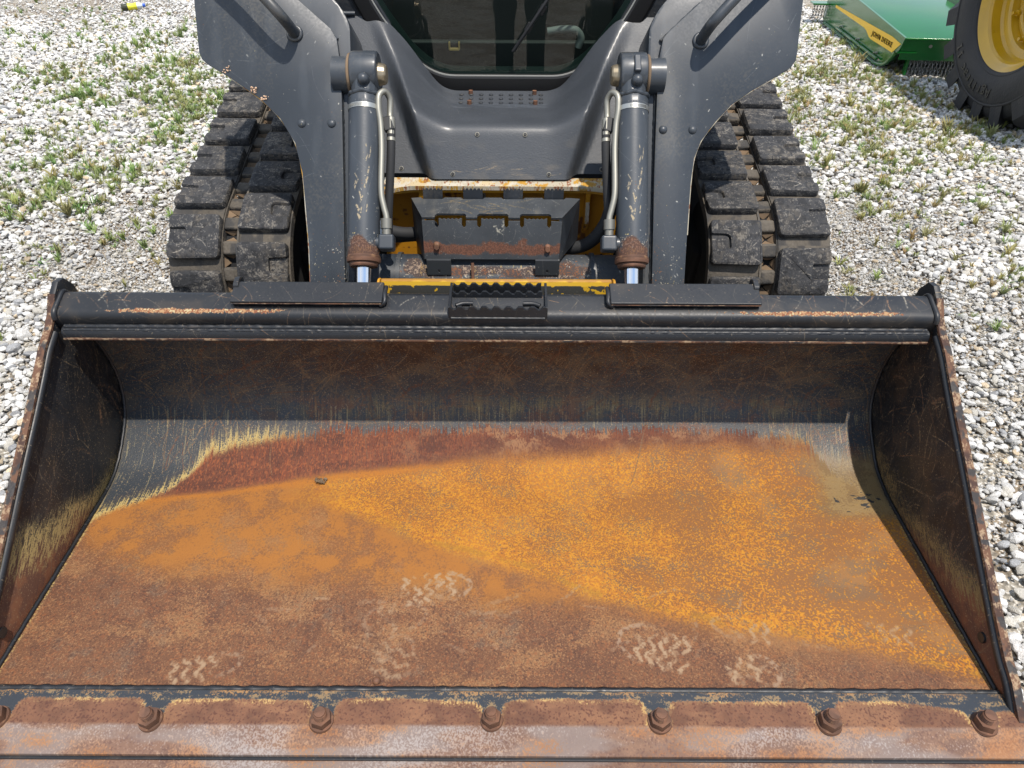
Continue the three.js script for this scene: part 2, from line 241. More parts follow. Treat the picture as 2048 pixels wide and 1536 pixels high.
    T.mix(i, [128, 66, 42], red * (0.6 + 0.35 * ss(0.35, 0.65, st + gr * 0.3))); T.mix(i, [94, 54, 40], red * 0.7 * ss(0.5, 0.68, fbm(x * 16 + 11, s * 30, 4) + gr * 0.5)); T.mix(i, [172, 92, 54], red * 0.5 * ss(0.5, 0.7, st) * ss(0.1, -0.6, x)); 
    T.mix(i, [190, 146, 104], red * 0.75 * ss(0.5, 0.68, fbm(x * 20 + 80, s * 26, 5) + gr * 0.6) * ss(-0.5, 0.1, x)); T.mix(i, [96, 50, 38], red * 0.6 * ss(0.56, 0.66, fine(x, s * 0.4, 380))); T.mix(i, [196, 112, 60], red * 0.55 * ss(0.58, 0.68, fine(x + 4, s * 0.5, 330)) * ss(0.3, -0.5, x));
    // paint that is left, with primer fringe
    const tanR = ss(0.82, 0.95, x + w1) * ss(0.74, 0.66, s + w2) * ss(0.44, 0.52, s);
    const pn = s - rt, paint = Math.max(ss(-0.004, 0.008, pn), 0);
    
    const fr = ss(-0.03, 0.0, pn) * ss(0.042, 0.0, pn) * Math.max(ss(-0.45, -0.7, x), ss(0.7, 0.85, x) * 0.5);
    if (paint > 0) {
      const pc = [64, 70, 77];   // one worn paint all over
      const k = paint * (pn < 0.05 ? 0.9 : 1);
      T.mix(i, pc, k); rough = lerp(rough, 0.42 + 0.2 * m, k); T.b[i] += 0.25 * k;
      const brown = ss(0.78, 1.0, s + w1) * ss(-0.85, -0.35, x + w1 * 4) * ss(1.0, 0.55, x + w1 * 4);
      T.mix(i, [76, 50, 38], brown * cl(0.1 + 0.9 * ss(0.3, 0.7, m + gr))); 
      const ol = Math.exp(-(((s - 0.80) / 0.035) ** 2)) * ss(-0.75, -0.4, x) * ss(1.0, 0.8, x); T.mix(i, [150, 130, 84], ol * ss(0.36, 0.66, st * 0.6 + m * 0.4 + gr * 0.3));
      T.mix(i, [128, 74, 48], 0.7 * ss(0.54, 0.70, fbm(x * 14 + 21, s * 22, 5) + gr * 0.7 + (st - 0.5) * 0.3) * ss(0.86, 0.80, s) * ss(-0.8, -0.5, x));
      T.mix(i, [134, 112, 86], 0.6 * ss(0.44, 0.72, fbm(x * 16 + 4 + 0.8 * fbm(x * 8, s * 8, 3), s * 26, 5) + gr) * ss(0.74, 0.85, s) * ss(1.15, 0.9, s));
      if (st > 0.62 && s < 0.80) T.mix(i, [196, 178, 128], 0.65 * ss(0.62, 0.72, st));
      T.mix(i, [184, 156, 116], 0.8 * ss(0.72, 0.78, fine(x + 5, s, 420)));
    }
    T.mix(i, [218, 190, 118], fr * ss(0.40, 0.60, st * 0.8 + f * 0.2 + gr * 0.3 + 0.12 * ss(0.03, 0, Math.abs(pn)) + 0.3 * (fbm(x * 9 + 70, s * 9, 3) - 0.5))); 
    T.mix(i, m + gr > 0.5 ? [166, 138, 90] : [146, 118, 76], 0.9 * ss(0.80, 0.90, x + w1 * 2) * ss(0.70, 0.64, s + w2) * ss(0.44, 0.50, s + w1));
    if (x > 0.90 && s > 0.47 && s < 0.56 && fbm(x * 40, s * 90, 3) > 0.56 + 6 * Math.abs(s - 0.515)) T.mix(i, [50, 52, 56], 0.9);
    // bare bright weld line and paint residue in the corners
    const e = 1.05 - Math.abs(x); T.mix(i, [104, 92, 74], 0.7 * ss(0.02, 0.004, e) * ss(0.3, 0.6, m)); T.mix(i, [206, 172, 104], ss(0.016, 0.01, e) * ss(0.5, 0.6, fine(x, s, 300)) * ss(0.55, 0.45, s));
    T.r[i] = rough; T.b[i] += 0.25 * (f - 0.5) + 0.25 * (m - 0.5);
  });
  const br = () => [[154, 114, 76], [170, 132, 92], [128, 100, 74], [134, 80, 52]][Math.floor(rnd() * 4)];
  T.scratches(900, () => { const x = rr(0, SHW), s = rr(0.78, 1.13); T.curve(x, s, rr(-0.6, 0.6) + (rnd() < 0.4 ? 1.2 : 0) + (rnd() < 0.5 ? Math.PI : 0), rr(0.02, 0.24), rr(-1.6, 1.6), rr(0.001, 0.0028), br(), rr(0.3, 0.85), { rough: 0.8 }); });
  T.scratches(110, () => { const x = rr(0.15, 1.95), s = rr(0.74, 1.08); T.curve(x, s, rr(-0.5, 0.5) + (rnd() < 0.5 ? 2.2 : 0.9), rr(0.05, 0.2), rr(-1.6, 1.6), rr(0.004, 0.012), br(), rr(0.2, 0.5), { rough: 0.8, grain: 0.85, gs: 260 }); });
  T.scratches(50, () => T.curve(rr(0.1, 0.32), rr(0.6, 0.82), rr(1.2, 2.2), rr(0.04, 0.16), rr(-0.8, 0.8), rr(0.001, 0.005), br(), rr(0.3, 0.7), { grain: 0.8 }));
  T.scratches(36, () => T.curve(rr(1.82, 1.98), rr(0.58, 0.76), rr(1.2, 2.1), rr(0.04, 0.16), rr(-0.6, 0.6), rr(0.001, 0.004), br(), rr(0.3, 0.6), { grain: 0.8 }));
  T.scratches(120, () => T.curve(rr(0, SHW), rr(0, 0.6), rr(0, 6.3), rr(0.01, 0.08), rr(-0.6, 0.6), rr(0.0008, 0.0016), rnd() < 0.6 ? [196, 160, 124] : [92, 62, 48], rr(0.15, 0.4)));
  // boot prints: rows of wavy tread lines in pale dust
  const boot = (x, s, ang, rows, len, al, heel) => {
    const fq = rr(150, 230), am = rr(0.0055, 0.0085), ph = rr(0, 6), sp = rr(0.024, 0.029), drop = rr(0, 90);
    const c = Math.cos(ang), d = Math.sin(ang), to = (p, q) => [x + 1.05 + p * c - q * d, s + p * d + q * c];
    for (let k = 0; k < rows; k++) { const p0 = (k - rows / 2) * sp, pts = [], L = len * (1 - 0.25 * Math.abs(k / rows - 0.45)); for (let j = 0; j <= 26; j++) { const q = (j / 26 - 0.5) * L; pts.push(to(p0 + am * Math.sin(q * fq + k * 0.8 + ph) + rr(-0.0012, 0.0012), q + rr(-0.0015, 0.0015))); } for (let j = 1; j < pts.length; j++) { const v = ss(0.08, 0.5, vn(pts[j][0] * 30 + drop, pts[j][1] * 30)); T.line([pts[j - 1], pts[j]], lerp(0.005, 0.0105, v) * rr(0.85, 1.15), [200, 168, 134], al * 0.75 * v, { grain: 0.75, gs: 240, rough: 0.95 }); } }
    for (let q = 0; q < 10; q++) { const [a, b] = to(rr(-0.06, 0.06), rr(-0.4, 0.4) * len); T.curve(a, b, rr(0, 6.3), rr(0.01, 0.04), rr(-1, 1), rr(0.006, 0.016), [190, 156, 122], al * rr(0.1, 0.3), { grain: 0.95, gs: 180 }); }
    for (const e of heel) { const pts = []; for (let j = 0; j <= 16; j++) { const t = -1.1 + 2.2 * j / 16; pts.push(to(e * Math.cos(t), 0.5 * len * Math.sin(t))); } T.line(pts, 0.012, [192, 162, 134], al * 0.55, { grain: 0.9, gs: 170 }); }
  };
  boot(-0.14, 0.245, 0.15, 5, 0.085, 0.75, [0.085]); boot(0.36, 0.095, 2.85, 5, 0.1, 0.8, [0.085]); boot(0.55, 0.032, 0.25, 3, 0.085, 0.7, [0.06]); boot(-0.62, 0.04, 0.25, 4, 0.06, 0.5, [0.085]); boot(-0.24, 0.16, 0.2, 3, 0.08, 0.3, [0.09, -0.05]); boot(-0.21, 0.07, 1.2, 3, 0.08, 0.32, [0.05]); boot(0.58, 0.135, 2.9, 2, 0.06, 0.32, [0.09]); boot(0.88, 0.13, 2.9, 3, 0.05, 0.25, []);
  T.scratches(26, () => T.curve(rr(0.5, 1.8), rr(0.02, 0.22), rr(-0.4, 0.7), rr(0.03, 0.09), rr(-1, 1), rr(0.006, 0.016), [190, 156, 124], rr(0.12, 0.3), { grain: 0.9, gs: 150 }));
  return T.out({ clamp: true, k: K * 0.83, bump: 0.0016 });
})();
// ---- inner faces of the bucket's side plates, (h, y) from (0.65, 0): black paint, primer band, rust toward the front
function sideTex(right) {
  const T = new Tex(1024, 640, 0.95, 0.6, [33, 36, 41], 0.42), ox = right ? 50 : 0;
  T.each((X, y, i) => {
    const h = X + 0.65, n = fbm(h * 6 + ox, y * 6, 4), m = fbm(h * 30 + ox, y * 30, 4), f = fine(h + ox, y, 460);
    const g = vn((h + y * 1.5) * 45 + ox, (y - h * 0.6) * 520) * 0.5 + vn((h + y) * 30 + ox, (y - h * 0.8) * 210) * 0.25 + fine(h, y, 420) * 0.25;   // scrape direction
    T.gain(i, 0.86 + 0.28 * m); let r = 0.4 + 0.25 * m;
    const d = y - 0.03 - 0.42 * Math.max(0, 1.28 - h) * (right ? 0.8 : 1) + (n - 0.5) * 0.12 + (g - 0.5) * 0.13;   // below 0: worn off
    T.mix(i, [92, 74, 58], (right ? 0.55 : 0.28) * ss(0.48, 0.7, fbm(h * 16 + 9 + ox, y * 10, 4)));
    const cream = ss(0.055, 0.01, d) * (0.25 + 0.75 * ss(0.34, 0.6, g + (f - 0.5) * 0.4 + 0.06)); T.mix(i, right ? [158, 132, 82] : [200, 172, 108], cream * 0.92);
    const rust = ss(-0.02, -0.08, d + (f - 0.5) * 0.05); T.mix(i, [112, 72, 54], rust * 0.95); T.mix(i, [150, 96, 62], rust * ss(0.5, 0.7, m) * 0.7);
    T.mix(i, [150, 84, 46], 0.8 * ss(0.035, 0.0, y - 0.02) * ss(1.35, 1.1, h) * ss(0.3, 0.6, g));
    T.mix(i, [186, 160, 116], 0.7 * ss(0.74, 0.8, f));
    r = lerp(r, 0.85, Math.max(cream, rust)); T.r[i] = r; T.b[i] = 0.5 + 0.3 * (m - 0.5) - 0.2 * Math.max(cream, rust);
  });
  T.scratches(right ? 330 : 230, () => { const X = rr(0.1, 0.95), y = rr(0.05, 0.58); T.curve(X, y, (right ? rr(1.0, 2.6) : rr(0.6, 2.2)) + (rnd() < 0.5 ? Math.PI : 0), rr(0.01, 0.14), rr(-0.9, 0.9), rr(0.001, right ? 0.004 : 0.0028), [[142, 104, 74], [128, 112, 90], [180, 150, 106]][Math.floor(rnd() * 3)], rr(0.25, 0.75), { rough: 0.8, grain: 0.8 }); });
  T.scratches(16, () => T.curve(rr(0.2, 0.9), rr(0.1, 0.5), rr(0.8, 2.2), rr(0.04, 0.12), rr(-1.5, 1.5), rr(0.005, 0.012), [132, 98, 70], rr(0.3, 0.6), { rough: 0.85, grain: 0.85 }));
  return T.out({ clamp: true, k: K, bump: 0.001 });
}
const mSideL = sideTex(false), mSideR = sideTex(true);
// ---- top beam, x across and around the section
const mBeam = (() => {
  const T = blackSteel(2048, 128, 2.1, 0.14, { n: 260, wear: (x, y) => {
    const l = ss(0.1, 0.22, x) * ss(0.62, 0.45, x), r = ss(1.55, 1.72, x) * ss(2.06, 1.98, x);
    return -0.22 + Math.exp(-(((y - 0.066) / 0.0085) ** 2)) * (0.12 + 0.45 * Math.max(l, r) + 0.28 * vn(x * 6, 3.3)); } });
  T.scratches(60, () => T.curve(rr(0, 2.1), rr(0.07, 0.12), rr(0.5, 2.4), rr(0.02, 0.07), rr(-0.6, 0.6), rr(0.002, 0.006), [[150, 112, 80], [170, 160, 140], [124, 72, 48]][Math.floor(rnd() * 3)], rr(0.25, 0.7), { grain: 0.8 }));
  return T.out({ clamp: true, k: K, bump: 0.0006 });
})();
// ---- base edge behind the cutting edge: paint left round the bolts and along the weld, ground bright at the front
const boltX = [-.978, -.672, -.334, .003, .336, .671, .978];
const mEdge = (() => {
  const T = new Tex(2048, 192, 2.14, 0.20, [136, 93, 68], 0.75);
  T.each((X, y, i) => {   // y = h - 0.60
    const x = X - 1.07, h = y + 0.6, n = fbm(x * 8 + 4, y * 8, 4), m = fbm(x * 30, y * 30, 4), f = fine(x, y, 440), g = fine(x, y * 0.45, 330);
    T.mix(i, [110, 73, 54], 0.7 * ss(0.40, 0.68, m + (f - 0.5) * 0.3)); T.mix(i, [164, 118, 84], 0.55 * ss(0.5, 0.7, fbm(x * 14, y * 40 + 7, 3))); T.gain(i, 0.88 + 0.24 * f);
    T.mix(i, [88, 50, 40], 0.6 * ss(0.6, 0.7, fine(x + 5, y, 300)));
    const worn = ss(0.692, 0.683, h + (n - 0.5) * 0.004); T.mix(i, [150, 136, 130], worn * (0.3 + 0.5 * ss(0.4, 0.62, fbm(x * 7 + 50, y * 30, 3)))); T.mix(i, [204, 198, 194], worn * ss(0.46, 0.66, f * 0.5 + fbm(x * 6 + 20, y * 14, 5) * 0.5) * 0.55); T.mix(i, [186, 116, 60], worn * 0.6 * ss(0.5, 0.75, fbm(x * 9 + 90, y * 20, 4) + (f - 0.5) * 0.4));
    let d = 1; for (const b of boltX) d = Math.min(d, Math.hypot((x - b) * 1.25, Math.max(0, 0.697 - h) * 1.6)); 
    const edge = Math.min(0.757 - h, 0.034 * 1 + 0 * d);  // distance in front of the weld
    const pw = 0.018 + (n - 0.5) * 0.012 + (x > 0.8 ? 0.02 * ss(0.8, 1, x) : 0); 
    const near = Math.max(0, 0.036 - d), pd = Math.min(0.757 - h - pw - 0, 10), d1 = d - 0.026 + (n - 0.5) * 0.012, kk = Math.max(0.03 - Math.abs(pd - d1), 0) / 0.03, dd = Math.min(pd, d1) - kk * kk * 0.0075;   // below 0: paint
    const sm = h > 0.69 ? dd : d - 0.022 + (n - 0.5) * 0.01;
    T.mix(i, [216, 178, 112], ss(0.010, 0.0, sm + (f - 0.5) * 0.02) * ss(0.3, 0.6, g + 0.1) * (0.25 + 0.75 * ss(0.42, 0.6, fbm(x * 22 + 60, y * 40, 4)))); const p = ss(0.001, -0.003, sm + (f - 0.5) * 0.008);
    T.mix(i, [54, 59, 66], p); T.r[i] = lerp(0.72 + 0.2 * f, 0.45, p); T.b[i] = 0.5 + 0.3 * (m - 0.5) + 0.2 * p - 0.15 * (f > 0.8 ? 1 : 0);
    T.mix(i, [176, 142, 96], p * 0.8 * ss(0.52, 0.64, fbm(x * 50, y * 110, 4) * 0.6 + f * 0.4)); T.mix(i, [186, 134, 80], p * 0.7 * ss(0.747, 0.757, h + (f - 0.5) * 0.03) * ss(0.45, 0.6, fbm(x * 20 + 5, y * 60, 3)));
  });
  return T.out({ clamp: true, k: K, bump: 0.0012 });
})();
// ---------------------------------------------------------------- ground: a sheet of stone dust, loose crushed stone, weeds
const mGround = (() => {
  const T = new Tex(1024, 1024, 1.6, 1.6, [150, 143, 130], 0.95);
  T.each((x, y, i) => { const n = fbm(x * 7.5, y * 7.5, 4), f = vn(x * 160, y * 160), g = vn(x * 320, y * 320); T.mix(i, [116, 100, 80], 0.7 * ss(0.45, 0.65, n)); T.gain(i, 0.7 + 0.6 * f); T.mix(i, [214, 210, 202], ss(0.62, 0.72, g * 0.6 + f * 0.4)); T.b[i] = 0.6 * f + 0.4 * g; });
  return T.out({ k: 0.9, bump: 0.006 });
})();
{
  const g = new THREE.PlaneGeometry(500, 500, 1, 1); g.rotateX(-Math.PI / 2); g.translate(0, -0.006, -40);
  const m = mesh('gravel_ground', uvM(g, 1 / 1.6), mGround); m.userData = { kind: 'structure', label: 'pale crushed limestone yard', category: 'ground' };
}
const dirt = (x, h) => {   // where fines show between the stones
  const e = (cx, ch, rx, rh) => Math.exp(-(((x - cx) / rx) ** 2 + ((h - ch) / rh) ** 2));
  return cl(0.95 * e(-1.7, 2.65, 0.7, 0.3) + 0.9 * e(-1.35, 2.2, 0.3, 0.5) + 0.95 * e(1.45, 2.5, 0.25, 0.45) + 0.8 * e(1.75, 3.0, 0.5, 0.25) + 0.8 * e(-4.7, 8.2, 0.9, 0.8) + 0.5 * ss(0.5, 0.72, fbm(x * 1.3 + 9, h * 1.3, 4)));
};
const underMachine = (x, h) => (Math.abs(x) < 1.075 && h > 0.5 && h < 1.62) || (Math.abs(x) < 0.94 && h > 1.6 && h < 3.4) || (x > 3.05 && h > 5.9);
{
  const stoneGeo = (k) => {
    const g = new THREE.IcosahedronGeometry(0.5, 1), p = g.attributes.position, sx = rr(0.85, 1.25), sy = rr(0.5, 0.75), sz = rr(0.75, 1.0), cuts = [];
    for (let i = 0; i < 7; i++) cuts.push([new THREE.Vector3(rr(-1, 1), rr(-1, 1), rr(-1, 1)).normalize(), rr(0.3, 0.42)]);
    const v = new THREE.Vector3();
    for (let i = 0; i < p.count; i++) { v.fromBufferAttribute(p, i); const j = 1 + 0.22 * (vn(v.x * 3 + 10 * k, v.y * 3 + v.z * 2.3 + 5) - 0.5); v.multiplyScalar(j); for (const [n, d] of cuts) { const e = v.dot(n) - d; if (e > 0) v.addScaledVector(n, -e); } p.setXYZ(i, v.x * sx, v.y * sy, v.z * sz); }
    g.computeVertexNormals(); return uvM(g, 1.5, k);
  };
  const mStone = (() => { const T = new Tex(256, 256, 1, 1, [246, 245, 242], 0.92); T.each((x, y, i) => { const n = fbm(x * 8, y * 8, 4); T.gain(i, 0.78 + 0.34 * n); T.mix(i, [196, 190, 180], 0.5 * ss(0.5, 0.7, fbm(x * 16 + 3, y * 16, 3))); T.b[i] = fbm(x * 24, y * 24, 3); }); return T.out({ bump: 0.0015 }); })();
  const c = new THREE.Color(), q = new THREE.Quaternion(), e = new THREE.Euler(), P = new THREE.Vector3(), S = new THREE.Vector3(), m4 = new THREE.Matrix4();
  const field = (name, label, NV, count, hMax, size, dens, lift) => {
    const list = Array.from({ length: NV }, () => []);
    let tries = 0, made = 0;
    while (made < count && tries < count * 8) {
      tries++;
      const h = 0.25 + (hMax - 0.25) * Math.sqrt(rnd()) , hw = 0.95 * (h * 0.788 + 0.878) * 0.86 + 0.5, x = rr(-hw, hw);
      if (underMachine(x, h)) continue;
      const d = dirt(x, h); if (rnd() > dens(d)) continue;
      list[Math.floor(rnd() * NV)].push([x, h, d]); made++;
    }
    list.forEach((l, k) => {
      const im = new THREE.InstancedMesh(stoneGeo(k), mStone, l.length); im.name = numbered(name); im.userData = { kind: 'stuff', label, category: 'gravel' }; im.castShadow = im.receiveShadow = true;
      l.forEach(([x, h, d], i) => {
        let s = size(d); e.set(rr(-0.5, 0.5), rr(0, 6.3), rr(-0.5, 0.5)); q.setFromEuler(e); P.set(x, s * (lift + 0.12 * rnd()), -h); S.set(s * rr(0.8, 1.2), s * rr(0.8, 1.2), s * rr(0.8, 1.2)); im.setMatrixAt(i, m4.compose(P, q, S));
        const t = rnd(), b = rr(0.58, 0.98) * (1 - 0.25 * d * rnd()); if (t < 0.045) c.setRGB(b * 0.95, b * 0.78, b * 0.56); else if (t < 0.14) c.setRGB(b * 0.5, b * 0.51, b * 0.53); else if (t < 0.3) c.setRGB(b * 0.82, b * 0.79, b * 0.72); else c.setRGB(b, b * 0.995, b * 0.98);
        im.setColorAt(i, c);
      });
      scene.add(im);
    });
  };
  field('gravel_stones', 'loose pale crushed stones covering the yard', 6, 150000, 9.6, (d) => (0.0125 + 0.0255 * rnd() ** 2.1) * (1 - 0.4 * d * rnd()) * (rnd() < 0.02 ? 1.6 : 1), (d) => 1 - 0.86 * d, 0.16);
  field('gravel_stones', 'loose pale crushed stones covering the yard', 2, 9000, 2.9, (d) => (0.014 + 0.024 * rnd() ** 1.4) * (1 - 0.4 * d * rnd()), (d) => 1 - 0.86 * d, 0.16);
  field('gravel_chips', 'fine stone chips between the larger stones', 3, 90000, 4.8, () => 0.004 + 0.009 * rnd(), (d) => 0.35 + 0.65 * d, 0.2);
}
// weeds: small sprigs with narrow leaves
{
  const tuft = (n, len, spread) => {
    const gs = [];
    for (let i = 0; i < n; i++) {
      const a = rr(0, 6.3), L = len * rr(0.5, 1), w = rr(0.028, 0.05) * len, pos = [], N = 4; let x = rr(-0.12, 0.12) * spread, y = 0, z = rr(-0.12, 0.12) * spread, tilt = rr(0.05, 0.75) * spread;
      const row = []; for (let k = 0; k <= N; k++) { const ww = w * Math.sin(Math.PI * (0.12 + 0.86 * k / N)) + 0.002 * len; row.push([x - Math.sin(a) * ww, y, z + Math.cos(a) * ww, x + Math.sin(a) * ww, y, z - Math.cos(a) * ww]); x += Math.cos(a) * Math.sin(tilt) * L / N; z += Math.sin(a) * Math.sin(tilt) * L / N; y += Math.cos(tilt) * L / N; tilt += 0.18; }
      for (let k = 0; k < N; k++) { const A = row[k], B = row[k + 1]; pos.push(A[0], A[1], A[2], A[3], A[4], A[5], B[0], B[1], B[2], B[0], B[1], B[2], A[3], A[4], A[5], B[3], B[4], B[5]); }
      const g = new THREE.BufferGeometry(); g.setAttribute('position', new THREE.Float32BufferAttribute(pos, 3)); g.computeVertexNormals(); g.setAttribute('uv', new THREE.Float32BufferAttribute(new Float32Array(pos.length / 3 * 2), 2)); gs.push(g);
    }
    return merge(gs);
  };
  const mLeaf = new THREE.MeshPhysicalMaterial({ color: 0xffffff, roughness: 0.75, transmission: 0.25, thickness: 0, side: THREE.DoubleSide });
  const variants = [tuft(22, 1, 1), tuft(16, 1, 1.5), tuft(28, 0.8, 0.9), tuft(12, 1.1, 0.7)], lists = variants.map(() => []);
  const green = (x, h) => {   // where they grow, and how green
    const e = (cx, ch, rx, rh) => Math.exp(-(((x - cx) / rx) ** 2 + ((h - ch) / rh) ** 2));
    const left = x < 0 ? 1.0 * e(-2.75, 5.35, 0.75, 0.45) + 0.5 * e(-2.0, 4.8, 0.6, 0.9) + 0.5 * e(-2.2, 3.7, 0.7, 0.8) + 0.28 * e(-1.9, 3.1, 0.7, 0.4) + 0.22 * e(-2.6, 6.6, 1.2, 0.7) : 0;
    const right = x > 0 ? 0.95 * e(2.55, 5.9, 0.4, 0.9) + 0.4 * e(2.3, 4.6, 0.9, 0.7) + 0.3 * e(2.2, 3.5, 0.8, 0.7) + 0.15 * e(1.8, 2.7, 0.5, 0.5) : 0;
    return left + right + 0.02;
  };
  let made = 0, tries = 0;
  while (made < 6200 && tries++ < 200000) {
    const h = rr(1.2, 9.3), x = rr(-6, 6); if (Math.abs(x) > 0.86 * (h * 0.788 + 0.878) + 0.4 || Math.abs(x) < 1.06 && h < 3.5 || underMachine(x, h) || h < 1.7 && rnd() < 0.8) continue;
    const p = green(x, h) * (0.25 + 1.5 * ss(0.42, 0.66, fbm(x * 4.5, h * 4.5, 3))); if (rnd() > p) continue;
    lists[Math.floor(rnd() * variants.length)].push([x, h, p]); made++;
  }
  const c = new THREE.Color(), o = new THREE.Object3D();
  lists.forEach((l, k) => {
    const im = new THREE.InstancedMesh(variants[k], mLeaf, l.length); im.name = numbered('weeds'); im.userData = { kind: 'stuff', label: 'small green and olive weeds sprouting through the gravel', category: 'weeds' }; im.castShadow = im.receiveShadow = true;
    l.forEach(([x, h], i) => {
      const s = (0.018 + 0.05 * rnd() ** 1.6) * (rnd() < 0.08 ? 1.7 : 1); o.position.set(x, 0.004, -h); o.rotation.set(rr(-0.2, 0.2), rr(0, 6.3), rr(-0.2, 0.2)); o.scale.set(s, s * rr(0.8, 1.1), s); o.updateMatrix(); im.setMatrixAt(i, o.matrix);
      const dry = cl((x > 0 ? 0.45 : 0.12) + rr(-0.35, 0.45)); c.setRGB(lerp(0.20, 0.36, dry) * rr(0.8, 1.2), lerp(0.27, 0.30, dry) * rr(0.85, 1.2), lerp(0.075, 0.12, dry)); im.setColorAt(i, c);
    });
    scene.add(im);
  });
}
// ---------------------------------------------------------------- the bucket
const bucket = thing('loader_bucket', 'wide black steel loader bucket, rusty orange inside, resting on the gravel', 'bucket');
{
  const cat = new THREE.CatmullRomCurve3(prof.slice(1).map(([h, y]) => new THREE.Vector3(h, y, 0)), false, 'centripetal');
  const S = [0]; for (let i = 1; i < prof.length; i++) S.push(S[i - 1] + Math.hypot(prof[i][0] - prof[i - 1][0], prof[i][1] - prof[i - 1][1]));
  const line = []; for (let k = 0; k < 8; k++) line.push([lerp(.773, 1.28, k / 8), .02, S[1] * k / 8]);
  for (let k = 0; k <= 60; k++) { const t = k / 60, q = cat.getPoint(t), f = t * (prof.length - 2), i = Math.min(prof.length - 3, Math.floor(f)); line.push([q.x, q.y, lerp(S[i + 1], S[i + 2], f - i)]); }
  const NX = 24, pos = [], uv = [], idx = [], TH = 0.012;
  const nrm = line.map((p, i) => { const a = line[Math.max(0, i - 1)], b = line[Math.min(line.length - 1, i + 1)], dx = b[0] - a[0], dy = b[1] - a[1], l = Math.hypot(dx, dy); return [dy / l, -dx / l]; });
  for (let side = 0; side < 2; side++) line.forEach(([h, y, s], i) => { for (let k = 0; k <= NX; k++) { const x = -1.05 + 2.1 * k / NX, dent = side ? 0 : 0.006 * (fbm(x * 2.2 + 7, s * 3, 2) - 0.5) * ss(0.0, 0.12, s) * ss(SHL, SHL - 0.12, s); pos.push(x, y + (nrm[i][1] * TH) * side + dent * -nrm[i][1], -(h + nrm[i][0] * TH * side)); uv.push(k / NX, s / SHL); } });
  const W = NX + 1, R = line.length, o2 = W * R;
  for (let i = 0; i < R - 1; i++) for (let k = 0; k < NX; k++) { const a = i * W + k, b = a + 1, c = a + W, d = c + 1; idx.push(a, b, c, b, d, c, o2 + a, o2 + c, o2 + b, o2 + b, o2 + c, o2 + d); }
  for (let k = 0; k < NX; k++) { idx.push(k, o2 + k, k + 1, k + 1, o2 + k, o2 + k + 1); const a = (R - 1) * W + k; idx.push(a, a + 1, o2 + a, a + 1, o2 + a + 1, o2 + a); }
  const g = new THREE.BufferGeometry(); g.setAttribute('position', new THREE.Float32BufferAttribute(pos, 3)); g.setAttribute('uv', new THREE.Float32BufferAttribute(uv, 2)); g.setIndex(idx);
  mesh('rolled_plate', crease(g, 0.7), mShell, bucket).userData.label = 'rusty orange and brown floor curving up to a scratched black back';

  // side plates
  const out = [[.690, .004], [.700, .03], [.76, .072], [.80, .09], [.895, .15], [1.017, .232], [1.12, .303], [1.228, .375], [1.30, .425], [1.357, .466], [1.40, .488], [1.432, .512], [1.462, .548], [1.49, .566], [1.515, .562], [1.54, .53], [1.556, .46], [1.566, .36], [1.575, .26], [1.565, .16], [1.52, .085], [1.44, .03], [1.36, .006]];
  for (const s of [-1, 1]) {
    const g = extrX(out, s < 0 ? -1.066 : 1.051, s < 0 ? -1.051 : 1.066, 0.002);
    const p = mesh('side_plate', uvFn(crease(g, 0.5), (x, y, z) => [(-z - 0.65) / 0.95, y / 0.6]), s < 0 ? mSideL : mSideR, bucket);
    // rim bar along the front edge, slightly inboard and proud
    const edge = out.slice(1, 13), q = [];
    const rim = (dx, wd, off) => { const P = [], I = [], n = edge.length; edge.forEach(([h, y], i) => { const a = edge[Math.max(0, i - 1)], b = edge[Math.min(n - 1, i + 1)], tx = b[0] - a[0], ty = b[1] - a[1], l = Math.hypot(tx, ty), nx = -ty / l, ny = tx / l, wv = 1 + 0.1 * (vn(i * 1.7, 3) - 0.5); for (const [o, xx] of [[off, -dx], [off, dx], [off - wd * wv, dx], [off - wd * wv, -dx]]) P.push(s * 1.0585 + xx, y + ny * o, -(h + nx * o)); }); for (let i = 0; i < n - 1; i++) for (let k = 0; k < 4; k++) { const a = i * 4 + k, b = i * 4 + (k + 1) % 4; I.push(a, b, a + 4, b, b + 4, a + 4); } I.push(0, 2, 1, 0, 3, 2); const e = (n - 1) * 4; I.push(e, e + 1, e + 2, e, e + 2, e + 3); const g = new THREE.BufferGeometry(); g.setAttribute('position', new THREE.Float32BufferAttribute(P, 3)); g.setIndex(I); g.setAttribute('uv', new THREE.Float32BufferAttribute(new Float32Array(P.length / 3 * 2), 2)); return crease(g, 0.3); };
    mesh('edge_wear', uvM(rim(0.0085, 0.007, 0.0035), 2), mRust, p);
    { const n = edge.slice(0, 10), pts = n.map(([h, y], i) => { const a = n[Math.max(0, i - 1)], b = n[Math.min(n.length - 1, i + 1)], tx = b[0] - a[0], ty = b[1] - a[1], l = Math.hypot(tx, ty); return [s * 1.0525, Math.max(.012, y - tx / l * 0.016), -(h + ty / l * 0.016)]; });
      const P = []; const bar = new THREE.TubeGeometry(new THREE.CatmullRomCurve3(pts.map(V)), 60, 0.0095, 8); mesh('edge_bar', uvM(bar), mBlack, p); }
    // bolt hole with a plug near the front
    mesh('plug', uvM(at(new THREE.CylinderGeometry(0.011, 0.012, 0.006, 16), s * 1.049, 0.066, -0.866, 0, 0, Math.PI / 2)), mBlack, p);
    // weld along the plate joint
    const pts = line.filter((_, i) => i % 3 === 0 || i < 8).map(([h, y]) => [s * 1.046, y + 0.002, -h]);
